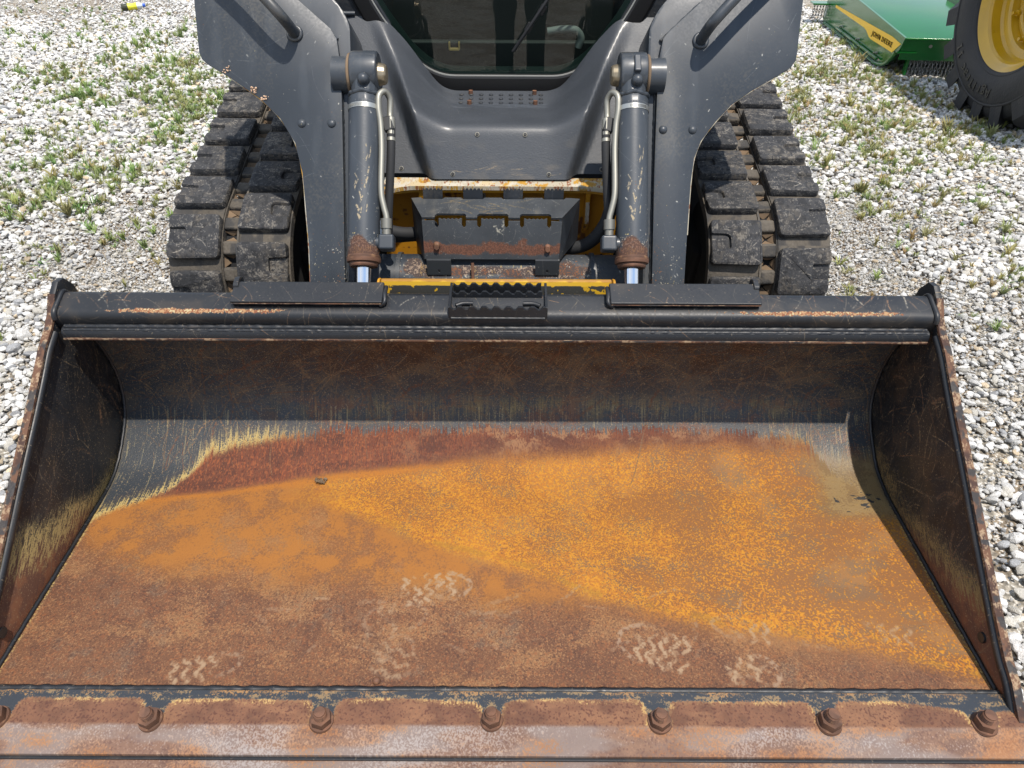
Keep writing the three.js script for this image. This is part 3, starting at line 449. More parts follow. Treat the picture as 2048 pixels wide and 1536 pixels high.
    const w = new THREE.TubeGeometry(new THREE.CatmullRomCurve3(pts.map(V)), 150, 0.005, 6), wp = w.attributes.position; for (let i = 0; i < wp.count; i++) wp.setXYZ(i, wp.getX(i) + 0.002 * (vn(wp.getZ(i) * 130, wp.getY(i) * 130) - 0.5), wp.getY(i), wp.getZ(i)); 
    mesh('weld_bead', uvM(w), mBlack, bucket);
  }
  // top beam: a bent box section with a rounded front corner
  const sec = [[1.428, .474], [1.4225, .490], [1.4205, .504], [1.4215, .512], [1.4245, .518], [1.430, .5225], [1.438, .5258], [1.456, .533], [1.474, .540], [1.482, .5415], [1.490, .538], [1.497, .528], [1.500, .515], [1.500, .455], [1.46, .45]];
  const per = [0]; for (let i = 1; i < sec.length; i++) per.push(per[i - 1] + Math.hypot(sec[i][0] - sec[i - 1][0], sec[i][1] - sec[i - 1][1]));
  { const P = [], U = [], I = [], n = sec.length, m = 40; for (let k = 0; k <= m; k++) sec.forEach(([h, y], i) => { const x = -1.049 + 2.098 * k / m; P.push(x, y + 0.0012 * (vn(x * 5, i * 0.3) - 0.5), -h); U.push((x + 1.05) / 2.1, (per[i] + 0.012) / 0.14); }); for (let k = 0; k < m; k++) for (let i = 0; i < n - 1; i++) { const a = k * n + i, b = a + 1, c = a + n, d = c + 1; I.push(a, c, b, b, c, d); }
    const g = new THREE.BufferGeometry(); g.setAttribute('position', new THREE.Float32BufferAttribute(P, 3)); g.setAttribute('uv', new THREE.Float32BufferAttribute(U, 2)); g.setIndex(I); g.computeVertexNormals(); mesh('top_beam', flat(g), mBeam, bucket); }
  // lip strip below the beam, with its long weld
  const lip = extrX(roundPts([[1.403, .458], [1.4045, .478], [1.412, .484], [1.43, .486], [1.46, .462], [1.43, .455]], 0.004, 3), -1.035, 1.035, 0); mesh('lip_strip', uvM(crease(lip)), mBlack, bucket);
  mesh('lip_edge', uvM(rbox(2.07, 0.006, 0.004, 0.0015, 0, .4595, -1.4035)), mRust, bucket);
  mesh('weld_bead', uvM(weld([-1.03, .4855, -1.4195], [1.03, .4855, -1.4195], 0.0055)), mBlack, bucket);
  mesh('weld_bead', uvM(weld([-1.03, .4815, -1.4105], [1.03, .4815, -1.4105], 0.0038)), mBlack, bucket);
  for (const s of [-1, 1]) { const pts = sec.slice(2, 12).map(([h, y]) => [s * 1.046, y, -h]); mesh('weld_bead', uvM(tube(pts, 0.007, 30, 8)), mBlack, bucket); }
  // hook bars of the coupler on the beam's top
  for (const s of [-1, 1]) {
    const x0 = s < 0 ? -.628 : .272, x1 = s < 0 ? -.268 : .630, b = part('hook_bar', bucket), sl = Math.atan2(.015, .042);
    mesh('bar', uvM(rbox(x1 - x0, 0.011, 0.062, 0.003, (x0 + x1) / 2, .5515, -1.467, sl + 0.02)), mBlack, b);
    mesh('riser', uvM(rbox(x1 - x0 - 0.012, 0.03, 0.03, 0.003, (x0 + x1) / 2, .533, -1.472, sl)), mBlack, b);
    mesh('weld_bead', uvM(weld([x0 + .004, .5355, -1.4475], [x1 - .004, .5355, -1.4475], 0.0058)), mBlack, b);
    const xt = s < 0 ? x1 + 0.004 : x0 - 0.004; mesh('end_weld', uvM(tube([[xt, .556, -1.49], [xt, .552, -1.462], [xt, .541, -1.444], [xt - s * -0.01, .532, -1.443]], 0.0055, 20, 8)), mBlack, b);
    const xe = s < 0 ? x0 + 0.006 : x1 - 0.006; mesh('end_tab', uvM(extrX(roundPts([[1.476, .54], [1.476, .566], [1.50, .575], [1.52, .566], [1.52, .53]], 0.006, 3), xe - 0.006, xe + 0.006, 0.001)), mBlack, b);
    mesh('rusty_edge', uvM(rbox(x1 - x0 - 0.004, 0.002, 0.002, 0.0008, (x0 + x1) / 2, .5405, -1.4362)), mRust, b);
  }
  // serrated step on the beam
  const st = part('step', bucket, 'black serrated step box welded on the bucket top');
  const saw = (w, y0, y1, n, t = 0.005) => { const p = [[-w / 2, y0], [w / 2, y0]]; for (let i = n; i > 0; i--) { const a = -w / 2 + w * i / n, d = w / n; p.push([a, y1], [a - d * 0.3, y1], [a - d * 0.5, y1 - 0.0075], [a - d * 0.7, y1 - 0.0075]); } p.push([-w / 2, y1]); return extr(p, t, 0.0006); };
  mesh('serrated_strip', uvM(at(saw(.228, .510, .5445, 8), .006, 0, -1.4245)), mBlack, st);
  mesh('serrated_strip', uvM(at(saw(.214, .525, .556, 8), .004, 0, -1.476)), mBlack, st);
  mesh('serrated_strip', uvM(at(saw(.214, .525, .557, 8), .003, 0, -1.512)), mBlack, st);
  for (const s of [-1, 1]) { mesh('side_strip', uvM(extrX(roundPts([[1.42, .512], [1.42, .543], [1.512, .558], [1.512, .53]], 0.004, 3), s < 0 ? -.111 : .117, s < 0 ? -.105 : .123, 0.0008)), mBlack, st); mesh('weld_bead', uvM(tube([[s * .1 + .006, .5325, -1.444], [s * .085 + .006, .5345, -1.45], [s * .06 + .006, .535, -1.45]], 0.006, 16, 8)), mBlack, st); }
  mesh('weld_bead', uvM(weld([-.105, .5135, -1.4195], [.117, .5135, -1.4195], 0.0035)), mBlack, st);
  // base edge, cutting edge and bolts
  const eu = (x, y, z) => [(x + 1.07) / 2.14, (-z - 0.6) / 0.2];
  mesh('base_edge', uvFn(crease(extrX([[.638, .004], [.638, .0135], [.688, .032], [.757, .034], [.757, .004]], -1.066, 1.066, 0.0015), 0.3), eu), mEdge, bucket);
  mesh('weld_bead', uvM(weld([-1.045, .0265, -.7635], [1.045, .0265, -.7635], 0.0075)), mBlack, bucket);
  mesh('cutting_edge', uvFn(crease(extrX([[.585, -.013], [.585, -.009], [.612, .0028], [.76, .0028], [.76, -.013]], -1.066, 1.066, 0.0012), 0.3), (x, y, z) => [(x + 1.07) / 2.14, (-z - 0.585) / 0.2 + 0.02]), mEdge, bucket);
  mesh('joint_line', uvM(rbox(2.12, 0.005, 0.006, 0.0012, 0, 0.0045, -.635)), mBlack, bucket);
  for (const x of boltX) {
    const b = part('bolt', bucket); b.position.set(x, .034, -.697 + rr(-.003, .003)); b.rotation.set(rr(-.07, .07), rr(0, 6.3), rr(-.07, .07)); b.scale.setScalar(rr(.92, 1.07)); const hx = new THREE.CylinderGeometry(0.0205, 0.0215, 0.017, 6); hx.rotateY(rr(0, 1)); 
    mesh('nut', uvM(at(hx, 0, .010, 0)), mDarkRust, b);
    mesh('nut_washer', uvM(at(new THREE.CylinderGeometry(0.0235, 0.0245, 0.004, 24), 0, .0005, 0)), mDarkRust, b);
    const th = [[0.0001, 0], [0.013, 0]]; for (let i = 0; i < 4; i++) th.push([0.013, 0.001 + i * 0.0042], [0.0108, 0.0034 + i * 0.0042]); th.push([0.0105, 0.0185], [0.0001, 0.0195]);
    mesh('bolt_end', uvM(crease(at(new THREE.LatheGeometry(th.map(([a, c]) => new THREE.Vector2(a, c)), 20), 0, .018, 0), 0.4)), mDarkRust, b);
  }
  mesh('bolt_head', uvM(at(new THREE.SphereGeometry(0.009, 12, 6, 0, 6.3, 0, 1.6), -.24, .02, -.786)), mDarkRust, bucket);
}
// a crumb of dried mud lying in the bucket
{ const gs = []; for (let i = 0; i < 22; i++) gs.push(at(new THREE.IcosahedronGeometry(rr(0.002, 0.0055), 0), rr(-0.014, 0.014), rr(0.001, 0.006), rr(-0.008, 0.008), rr(0, 3), rr(0, 3), 0)); for (let i = 0; i < 5; i++) gs.push(rod([rr(-.01, .01), .004, rr(-.01, .01)], [rr(-.02, .02), rr(.004, .016), rr(-.015, .015)], 0.0009, 0.0005, 5)); const m = mesh('mud_crumb', uvM(merge(gs)), mMud); m.position.set(-.478, .030, -1.352); m.userData = { label: 'small dry crumb of mud and straw on the bucket floor', category: 'debris' }; }
// ---------------------------------------------------------------- the track loader
const loader = thing('track_loader', 'slate grey compact track loader with rubber tracks and yellow front frame, behind its bucket', 'loader');
// ---- rubber tracks
{
  const circ = [[2.13, .275, .245], [3.10, .52, .245], [2.95, .245, .215]], P = [];
  for (const [ch, cy, r] of circ) for (let i = 0; i < 240; i++) { const a = i / 240 * Math.PI * 2; P.push([ch + r * Math.cos(a), cy + r * Math.sin(a)]); }
  P.sort((a, b) => a[0] - b[0] || a[1] - b[1]); const cr = (o, a, b) => (a[0] - o[0]) * (b[1] - o[1]) - (a[1] - o[1]) * (b[0] - o[0]), lo = [], hi = [];
  for (const p of P) { while (lo.length > 1 && cr(lo.at(-2), lo.at(-1), p) <= 0) lo.pop(); lo.push(p); }
  for (const p of P.slice().reverse()) { while (hi.length > 1 && cr(hi.at(-2), hi.at(-1), p) <= 0) hi.pop(); hi.push(p); }
  const hull = lo.slice(0, -1).concat(hi.slice(0, -1)).reverse();   // starts at the front, runs over the top
  const i0 = hull.reduce((b, p, i) => p[0] < hull[b][0] ? i : b, 0), loop = hull.slice(i0).concat(hull.slice(0, i0 + 1)), S = [0];
  for (let i = 1; i < loop.length; i++) S.push(S[i - 1] + Math.hypot(loop[i][0] - loop[i - 1][0], loop[i][1] - loop[i - 1][1]));
  const LEN = S.at(-1);
  const pathAt = (s) => { s = ((s % LEN) + LEN) % LEN; let a = 0, b = S.length - 1; while (b - a > 1) { const m = (a + b) >> 1; S[m] <= s ? a = m : b = m; } const t = (s - S[a]) / (S[b] - S[a]); return [lerp(loop[a][0], loop[b][0], t), lerp(loop[a][1], loop[b][1], t)]; };
  const frame = (s) => { const p = pathAt(s), a = pathAt(s - 0.02), b = pathAt(s + 0.02), dx = b[0] - a[0], dy = b[1] - a[1], l = Math.hypot(dx, dy); return [p, [-dy / l, dx / l]]; };
  const bend = (g, s0, side, x0) => { g = flat(g); const p = g.attributes.position; for (let i = 0; i < p.count; i++) { const y0 = p.getY(i), z0 = p.getZ(i), q0 = p.getX(i), jx = .005 * (vn((q0 + s0 * 9) * 45, (y0 + z0) * 45) - .5), js = .006 * (vn(q0 * 45 + s0 * 31, (y0 - z0) * 45 + 7) - .5), [c, n] = frame(s0 + y0 + js), k = z0 > .01 ? z0 + .008 * (vn(q0 * 26 + s0 * 17, y0 * 26) - .6) : z0; p.setXYZ(i, side * (x0 + q0 + jx), c[1] + n[1] * k, -(c[0] + n[0] * k)); } g.computeVertexNormals(); return g; };
  const N = Math.round(LEN / 0.164), pitch = LEN / N;
  for (const side of [-1, 1]) {
    const tr = part('track', loader);
    // belt: two bands beside the link channel and the thinner channel floor
    const band = (x0, x1, n0, n1, a0 = 0, a1 = LEN, st = 0.03) => { const P = [], I = [], m = Math.ceil((a1 - a0) / st); for (let i = 0; i <= m; i++) { const [c, n] = frame(lerp(a0, a1, i / m)); for (const [x, k] of [[x0, n0], [x0, n1], [x1, n1], [x1, n0]]) P.push(side * x, c[1] + n[1] * k, -(c[0] + n[0] * k)); } for (let i = 0; i < m; i++) for (let k = 0; k < 4; k++) { const a = i * 4 + k, b = i * 4 + (k + 1) % 4; I.push(a, b, a + 4, b, b + 4, a + 4); } if (a1 - a0 < LEN) { I.push(0, 1, 2, 0, 2, 3); const e = m * 4; I.push(e, e + 2, e + 1, e, e + 3, e + 2); } const g = new THREE.BufferGeometry(); g.setAttribute('position', new THREE.Float32BufferAttribute(P, 3)); g.setIndex(I); g.setAttribute('uv', new THREE.Float32BufferAttribute(new Float32Array(P.length / 3 * 2), 2)); return crease(g, 0.5); };
    mesh('belt', uvM(merge(band(.632, .788, -.028, 0), band(.842, .999, -.028, 0), band(.786, .792, -.028, .004), band(.838, .844, -.028, -.004)), 1.4, side), mDusty, tr);
    for (let i = 0; i < 2 * N; i++) {   // steel-cored links with a clogged slot between each pair
      const a = i * pitch / 2; mesh('link', uvM(bend(at(new RoundedBoxGeometry(.047, pitch * 0.27, .026, 2, .008), 0, 0, -.016), a, side, .815), 1.4, i * 0.13), mDusty, tr);
      const s0 = a + pitch * 0.25, hw = .0235, hl = pitch * 0.115, T = [], cx = rr(-.006, .006), cy = rr(-.008, .008), corners = [[-hw, -hl], [hw, -hl], [hw, hl], [-hw, hl]], gap = rnd() < 0.35 ? 0.5 : 0.16;
      if (frame(s0)[0][1] < 0.12) continue;
      for (let k = 0; k < 4; k++) { if (rnd() < 0.07) continue; const A = corners[k], B = corners[(k + 1) % 4], m = [lerp(cx, (A[0] + B[0]) / 2, gap * rr(0.5, 1.3)), lerp(cy, (A[1] + B[1]) / 2, gap * rr(0.5, 1.3))], z = -.024 - rr(0, .012); T.push(A[0] * .97, A[1] * .97, -.017, B[0] * .97, B[1] * .97, -.017, m[0], m[1], z, A[0] * .97, A[1] * .97, -.022, m[0], m[1], z - .006, B[0] * .97, B[1] * .97, -.022); }
      if (T.length) { const g = new THREE.BufferGeometry(); g.setAttribute('position', new THREE.Float32BufferAttribute(T, 3)); mesh('mud_plug', uvM(bend(g, s0, side, .815)), mMud, tr); }
    }
    // tread lugs: C-shaped blocks in two staggered rows
    const L = pitch * 0.79, w = .153;
    const blk = (flip) => { const o = [[-w / 2, -L / 2], [w / 2, -L / 2], [w / 2, -L * 0.16], [w * 0.14, -L * 0.16], [w * 0.14, L * 0.16], [w / 2, L * 0.16], [w / 2, L / 2], [-w / 2, L / 2]].map(([x, y]) => [flip ? -x : x, y]); if (flip) o.reverse(); const g = extr(roundPts(o, [.014, .014, .008, .01, .01, .008, .014, .014], 3), .022, .007); g.translate(0, 0, -.004); return g; };
    const fill = (flip) => at(new RoundedBoxGeometry(w * 0.36, L * 0.36, .016, 2, .004), (flip ? -1 : 1) * w * 0.31, 0, .006);
    for (let i = 0; i < N; i++) for (const [x0, off, flip] of [[.918, side < 0 ? 0.18 : 0.62, false], [.712, side < 0 ? 0.68 : 0.12, true]]) {
      const g = merge(crease(blk(flip), 0.5), fill(flip)), p = flat(g).attributes.position;
      const m = bend(g, (i + off) * pitch, side, x0); mesh('tread_lug', uvM(crease(m, 0.6), 1.4, i * 0.37 + x0, i * 0.61), mRubber, tr);
    }
    // undercarriage: wheels and frame seen in the dark behind the track
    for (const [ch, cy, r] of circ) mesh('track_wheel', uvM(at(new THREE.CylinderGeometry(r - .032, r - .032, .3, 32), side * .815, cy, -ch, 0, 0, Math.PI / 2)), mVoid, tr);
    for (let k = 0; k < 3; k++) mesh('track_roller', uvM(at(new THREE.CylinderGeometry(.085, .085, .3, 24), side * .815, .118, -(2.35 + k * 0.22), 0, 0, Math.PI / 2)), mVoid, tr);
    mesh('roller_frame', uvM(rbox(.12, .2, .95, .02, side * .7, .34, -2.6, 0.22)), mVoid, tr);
  }
}
// ---- main frame between the tracks
{
  const fr = part('main_frame', loader);
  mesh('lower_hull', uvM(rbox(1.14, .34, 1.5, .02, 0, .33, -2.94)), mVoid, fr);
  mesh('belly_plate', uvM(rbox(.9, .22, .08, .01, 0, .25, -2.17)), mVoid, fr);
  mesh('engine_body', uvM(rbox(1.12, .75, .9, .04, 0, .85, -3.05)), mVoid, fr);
}
// ---- yellow front frame
{
  const yf = part('front_frame', loader, 'chipped yellow front frame below the grey cover');
  mesh('back_wall', uvM(rbox(.72, .30, .012, .003, 0, .415, -2.13)), mYellow, yf);
  const sh = roundPts([[-.37, 0], [.36, 0], [.36, .085], [.335, .085], [.27, .066], [-.27, .066], [-.30, .075], [-.33, .092], [-.37, .092]], .01, 3);   // plan of the ledge, (x, forward)
  { const g = extr(sh, .012, .0012); g.applyMatrix4(new THREE.Matrix4().makeBasis(new THREE.Vector3(1, 0, 0), new THREE.Vector3(0, 0, 1), new THREE.Vector3(0, -1, 0))); g.translate(0, .570, -2.135); mesh('ledge', uvM(g), mChipped, yf); }
  { const g = extr(roundPts([[-.36, 0], [.35, 0], [.35, .081], [.335, .081], [.27, .062], [-.27, .062], [-.36, .086]], .01, 3), .008, .0008); g.applyMatrix4(new THREE.Matrix4().makeBasis(new THREE.Vector3(1, 0, 0), new THREE.Vector3(0, 0, 1), new THREE.Vector3(0, -1, 0))); g.translate(0, .5565, -2.135); mesh('ledge_flange', uvM(g, 1, .3), mYellow, yf); }
  for (const [x, y0] of [[-.243, .40], [.272, .40]]) { mesh('rib', uvM(extrX(roundPts([[2.126, y0], [2.09, y0 + .02], [2.074, .548], [2.126, .548]], .006, 3), x - .007, x + .007, .001)), mYellow, yf); mesh('rib_edge', uvM(rbox(.0125, .1, .003, .001, x, .497, -2.0775, -0.1)), mChipped, yf); }
  for (const x of [-.063, .053]) { const b = part('frame_bolt', yf); mesh('washer', uvM(at(new THREE.CylinderGeometry(.018, .018, .004, 20), x, .517, -2.122, Math.PI / 2)), mZinc, b); mesh('head', uvM(at(new THREE.CylinderGeometry(.0125, .0125, .011, 6), x, .517, -2.115, Math.PI / 2)), plain([92, 94, 96], .5, .5), b); }
  for (const s of [-1, 1]) mesh('cheek_plate', uvM(rbox(.012, .30, .12, .003, s * .352, .41, -2.08)), mYellow, yf);
}
// ---- serrated guard plate (step) in front of the frame
{
  const T = new Tex(1024, 512, .44, .22, [74, 78, 82], 0.5);   // x from -0.24, y from 0.385
  T.each((X, y, i) => {
    const n = fbm(X * 12, y * 12 + 80, 4), m = fbm(X * 50, y * 50, 4), f = vn(X * 420, y * 420); T.gain(i, 0.78 + 0.36 * n); T.r[i] = 0.42 + 0.25 * m;
    T.mix(i, [132, 124, 110], 0.5 * ss(0.5, 0.75, fbm(X * 26, y * 14 + 5, 4)) * ss(0.1, 0.15, y)); 
    const b = Math.exp(-(((y - 0.045 + 0.014 * (fbm(X * 9, 7, 2) - 0.5)) / 0.019) ** 2)) + 0.9 * Math.exp(-((X - 0.315) ** 2 / 0.0002 + (y - 0.066) ** 2 / 0.0002)), q = b + m * 0.9 + 0.5 * (fbm(X * 30 + 4, y * 40, 4) - 0.5) + 0.5 * (fine(X, y, 500) - 0.5) - 0.9; const a = ss(0, 0.35, q); T.mix(i, fine(X + 2, y, 420) > 0.5 ? [138, 86, 62] : [108, 66, 48], a * 0.88); T.r[i] = lerp(T.r[i], 0.85, a);
    if (f > 0.93) T.mix(i, [196, 190, 178], 0.5); T.b[i] = 0.5 + 0.4 * (m - 0.5);
  });
  T.scratches(70, () => T.curve(rr(0, .44), rr(.06, .22), rr(0, 6.3), rr(.01, .06), rr(-.6, .6), rr(.0006, .0014), [170, 164, 152], rr(.2, .6)));
  T.scratches(14, () => { const x = rr(.225, .262), y = rr(.09, .125); T.line([[x, y], [x + rr(-.008, .008), y + rr(-.008, .008)]], rr(.002, .006), [196, 190, 172], .9); });
  T.scratches(20, () => T.curve(rr(.04, .3), rr(.15, .2), rr(-.3, .3), rr(.02, .07), rr(-.6, .6), rr(.002, .006), [150, 128, 92], rr(.2, .5), { grain: .85 }));
  const mGuard = T.out({ clamp: true, k: K, bump: 0.0006 });
  const gp = part('guard_plate', loader, 'grey folded guard plate with serrated foothold slots and rust band'); gp.position.set(0, .044, .08); gp.scale.x = .965;
  const gu = (x, y, z) => [(x + .24) / .44, Math.min(0.99, (y - .385 + Math.max(0, -z - 1.955) * 0.6) / .22)];
  // front face with the lower halves of the three slots, then the top tread with their upper halves
  const slotX = [-.1425, -.0175, .1085], tip = (x) => [[x - .046, .11], [x - .046, .0965], [x - .040, .0905], [x - .034, .0965], [x - .034, .1165], [x - .0295, .1165], [x - .0245, .1135], [x - .0185, .1165], [x - .0125, .1135], [x - .0065, .1165], [x - .0005, .1135], [x + .0055, .1165], [x + .0115, .1135], [x + .0175, .1165], [x + .0235, .1135], [x + .0295, .1165], [x + .034, .1165], [x + .034, .0965], [x + .040, .0905], [x + .046, .0965], [x + .046, .11]];
  { const p = [[-.222, 0], [.18, 0], [.1865, .108]]; [...slotX].reverse().forEach((x) => tip(x).reverse().forEach(([a, b]) => p.push([a, b]))); p.push([-.2265, .11]);
    const g = extr(p, .0065, .0006); g.rotateX(-0.28); g.translate(0, .399, -1.926); mesh('front_face', uvFn(g, gu), mGuard, gp); }
  { const zb = -1.957, p = [[-.2265, 0]]; slotX.forEach((x) => p.push([x - .046, 0], [x - .046, .012], [x - .040, .019], [x + .040, .019], [x + .046, .012], [x + .046, 0])); p.push([.1865, 0]);
    p.push([.245, .096], [.215, .1]); for (const c of [.166, .042, -.08, -.202]) p.push([c + .036, .1], [c + .03, .092], [c - .03, .092], [c - .036, .1]); p.push([-.267, .096]);
    const g = extr(p, .006, .0006); g.rotateX(-Math.PI / 2 + 0.17); g.translate(0, .508, zb); mesh('top_tread', uvFn(g, gu), mGuard, gp); }
  for (const s of [-1, 1]) { const xs = s < 0 ? -.2245 : .184, xe = s < 0 ? -.267 : .245, q = [[xs, .399, -1.923], [xs, .508, -1.955], [xe, .527, -2.052], [xe, .40, -2.052]], t = s * .006, pos = [], tri = (a, b, c) => pos.push(...a, ...b, ...c), r = q.map(([a, b, c]) => [a - t, b - .001, c]); tri(q[0], q[1], q[2]); tri(q[0], q[2], q[3]); tri(r[0], r[2], r[1]); tri(r[0], r[3], r[2]); for (let k = 0; k < 4; k++) { const n = (k + 1) % 4; tri(q[k], r[k], q[n]); tri(q[n], r[k], r[n]); } const g = new THREE.BufferGeometry(); g.setAttribute('position', new THREE.Float32BufferAttribute(pos, 3)); g.computeVertexNormals(); mesh('side_wing', uvM(g), mDarkGrey, gp); }
  const tab = () => { const p = [[-.0295, 0], [.0295, 0], [.0295, .04]]; for (let k = 0; k < 5; k++) { const a = .0295 - k * .0118; p.push([a - .003, .04], [a - .0059, .0345], [a - .0088, .04]); } p.push([-.0295, .04]); return extr(p, .005, .0005); };
  for (const x of [-.202, -.080, .042, .166]) mesh('serrated_tab', uvM(at(tab(), x, .515, -2.062, -0.1)), mDarkGrey, gp);
  for (const [x, y] of [[-.184, .440], [.146, .434]]) { const b = part('rusty_bolt', gp); mesh('head', uvM(at(new THREE.SphereGeometry(.0105, 16, 8, 0, 6.3, 0, 1.7), x, y, -1.9305, 1.29)), mDarkRust, b); mesh('shank', uvM(at(new THREE.CylinderGeometry(.0085, .0085, .012, 6), x, y - .002, -1.924, 1.29)), mDarkRust, b); }
  for (const [x, w] of [[-.178, .072], [.145, .072]]) mesh('mount_tab', uvM(extr(shapeOf([[x - w / 2, .362], [x + w / 2, .362], [x + w / 2, .41], [x - w / 2, .41]]), .008, .0008, [Array.from({ length: 12 }, (_, i) => [x + .003 * Math.cos(i / 2), .375 + .005 * Math.sin(i / 2)])]).translate(0, 0, -1.905)), mGuard.clone(), gp).material.color.setScalar(K);
  mesh('pin', uvM(rod([-.078, .40, -1.90], [-.077, .36, -1.88], .005, .005, 10)), mDarkRust, gp);
}
// ---- hoses and hard lines in the front bay
{
  const hb = part('hose_bundle', loader);
  mesh('sleeved_hose', uvM(tube([[-.40, .50, -1.98], [-.33, .475, -1.96], [-.27, .462, -1.97], [-.2, .455, -2.03]], .019)), mHose, hb);
  mesh('sleeved_hose', uvM(tube([[-.35, .445, -1.97], [-.28, .440, -1.99], [-.2, .43, -2.03]], .015)), mHose, hb);
  mesh('sleeved_hose', uvM(tube([[.17, .415, -2.0], [.22, .418, -1.965], [.275, .445, -1.955], [.318, .50, -1.97], [.338, .58, -2.0], [.345, .70, -2.03]], .02)), mHose, hb);
  mesh('hard_line', uvM(tube([[-.40, .415, -1.86], [-.3, .412, -1.87], [-.2, .408, -1.90], [-.1, .41, -1.98]], .0105)), plain([108, 104, 94], .55, .5), hb);
  mesh('paper_tag', uvM(at(extr(roundPts([[-.012, -.02], [.014, -.022], [.012, .02], [-.014, .018]], .003), .002), -.348, .50, -1.93, -.5, .3, .3)), plain([222, 222, 218], .6), hb);
  mesh('cable_tie', uvM(tube([[.262, .40, -1.96], [.29, .395, -1.95], [.31, .41, -1.94]], .002, 14, 6)), mHose, hb);
}
// ---- torque tube between the arms and the yellow coupler plate
{
  const T = greyPaint(1024, 512, .9, .5, { rust: .4, n: 60, spots: 120, chip: (x, y) => { const a = (y - .25), mid = ss(.08, .28, x) * ss(.86, .66, x); return cl(1.15 * (0.95 * Math.exp(-(((a - .002) / .026) ** 2)) * mid + 0.6 * Math.exp(-((x - .2) ** 2 + (a - .03) ** 2) / .0012) + 0.5 * Math.exp(-((x - .65) ** 2 + (a - .03) ** 2) / .0012)) * (0.55 + 0.6 * vn(x * 9, y * 9))); } });
  const m = T.out({ k: K, bump: .001, clamp: true });
  const tt = part('torque_tube', loader), g = new THREE.CylinderGeometry(.078, .078, .84, 48, 1, true); g.rotateZ(Math.PI / 2);
  mesh('tube', uvFn(at(g, 0, .352, -1.88), (x, y, z) => [(x + .45) / .9, 0.5 + Math.atan2(y - .352, z + 1.88) * .078 / .5 - 0.13]), m, tt);
  for (const x of [-.325, .325]) mesh('clamp_ring', uvM(at(new THREE.CylinderGeometry(.084, .084, .012, 40), x + (x < 0 ? .03 : -.05), .352, -1.88, 0, 0, Math.PI / 2)), mGrey, tt);
  const C = new Tex(1024, 64, .6, .04, [234, 186, 44], .5); C.each((x, y, i) => { const e = Math.min(x - .022, .578 - x), d = Math.min(e, .027 - y) + 0.002 * (fbm(x * 90, y * 90, 3) - 0.5), a = ss(-.0004, .0006, d) * ss(.72, .67, fbm(x * 70 + 30, y * 70, 3)); C.mix(i, [70, 70, 66], a); if (vn(x * 500, y * 500) > 0.9) C.mix(i, [110, 108, 100], .6 * a); C.mix(i, [140, 80, 50], ss(.036, .039, y + .003 * vn(x * 80, 9)) * .5); });
  const cp = part('coupler_plate', loader, 'yellow coupler plate with a peeling black decal');
  mesh('plate', uvFn(crease(extrX([[1.592, .40], [1.592, .500], [1.597, .510], [1.604, .513], [1.612, .510], [1.612, .40]], -.298, .295, .002), .5), (x, y) => [(x + .3) / .6, (y - .474) / .04]), C.out({ clamp: true, k: K }), cp);
  for (const s of [-1, 1]) { mesh('corner_ear', uvM(extrX(roundPts([[1.56, .44], [1.565, .510], [1.59, .521], [1.62, .508], [1.62, .42]], .01, 4), s < 0 ? -.305 : .297, s < 0 ? -.299 : .303, .0015)), mYellow, cp); mesh('coupler_frame', uvM(rbox(.30, .34, .05, .008, s * .46, .28, -1.62)), mBlack, cp); }
  mesh('web', uvM(rbox(.62, .3, .04, .006, 0, .26, -1.64)), mBlack, cp);
}
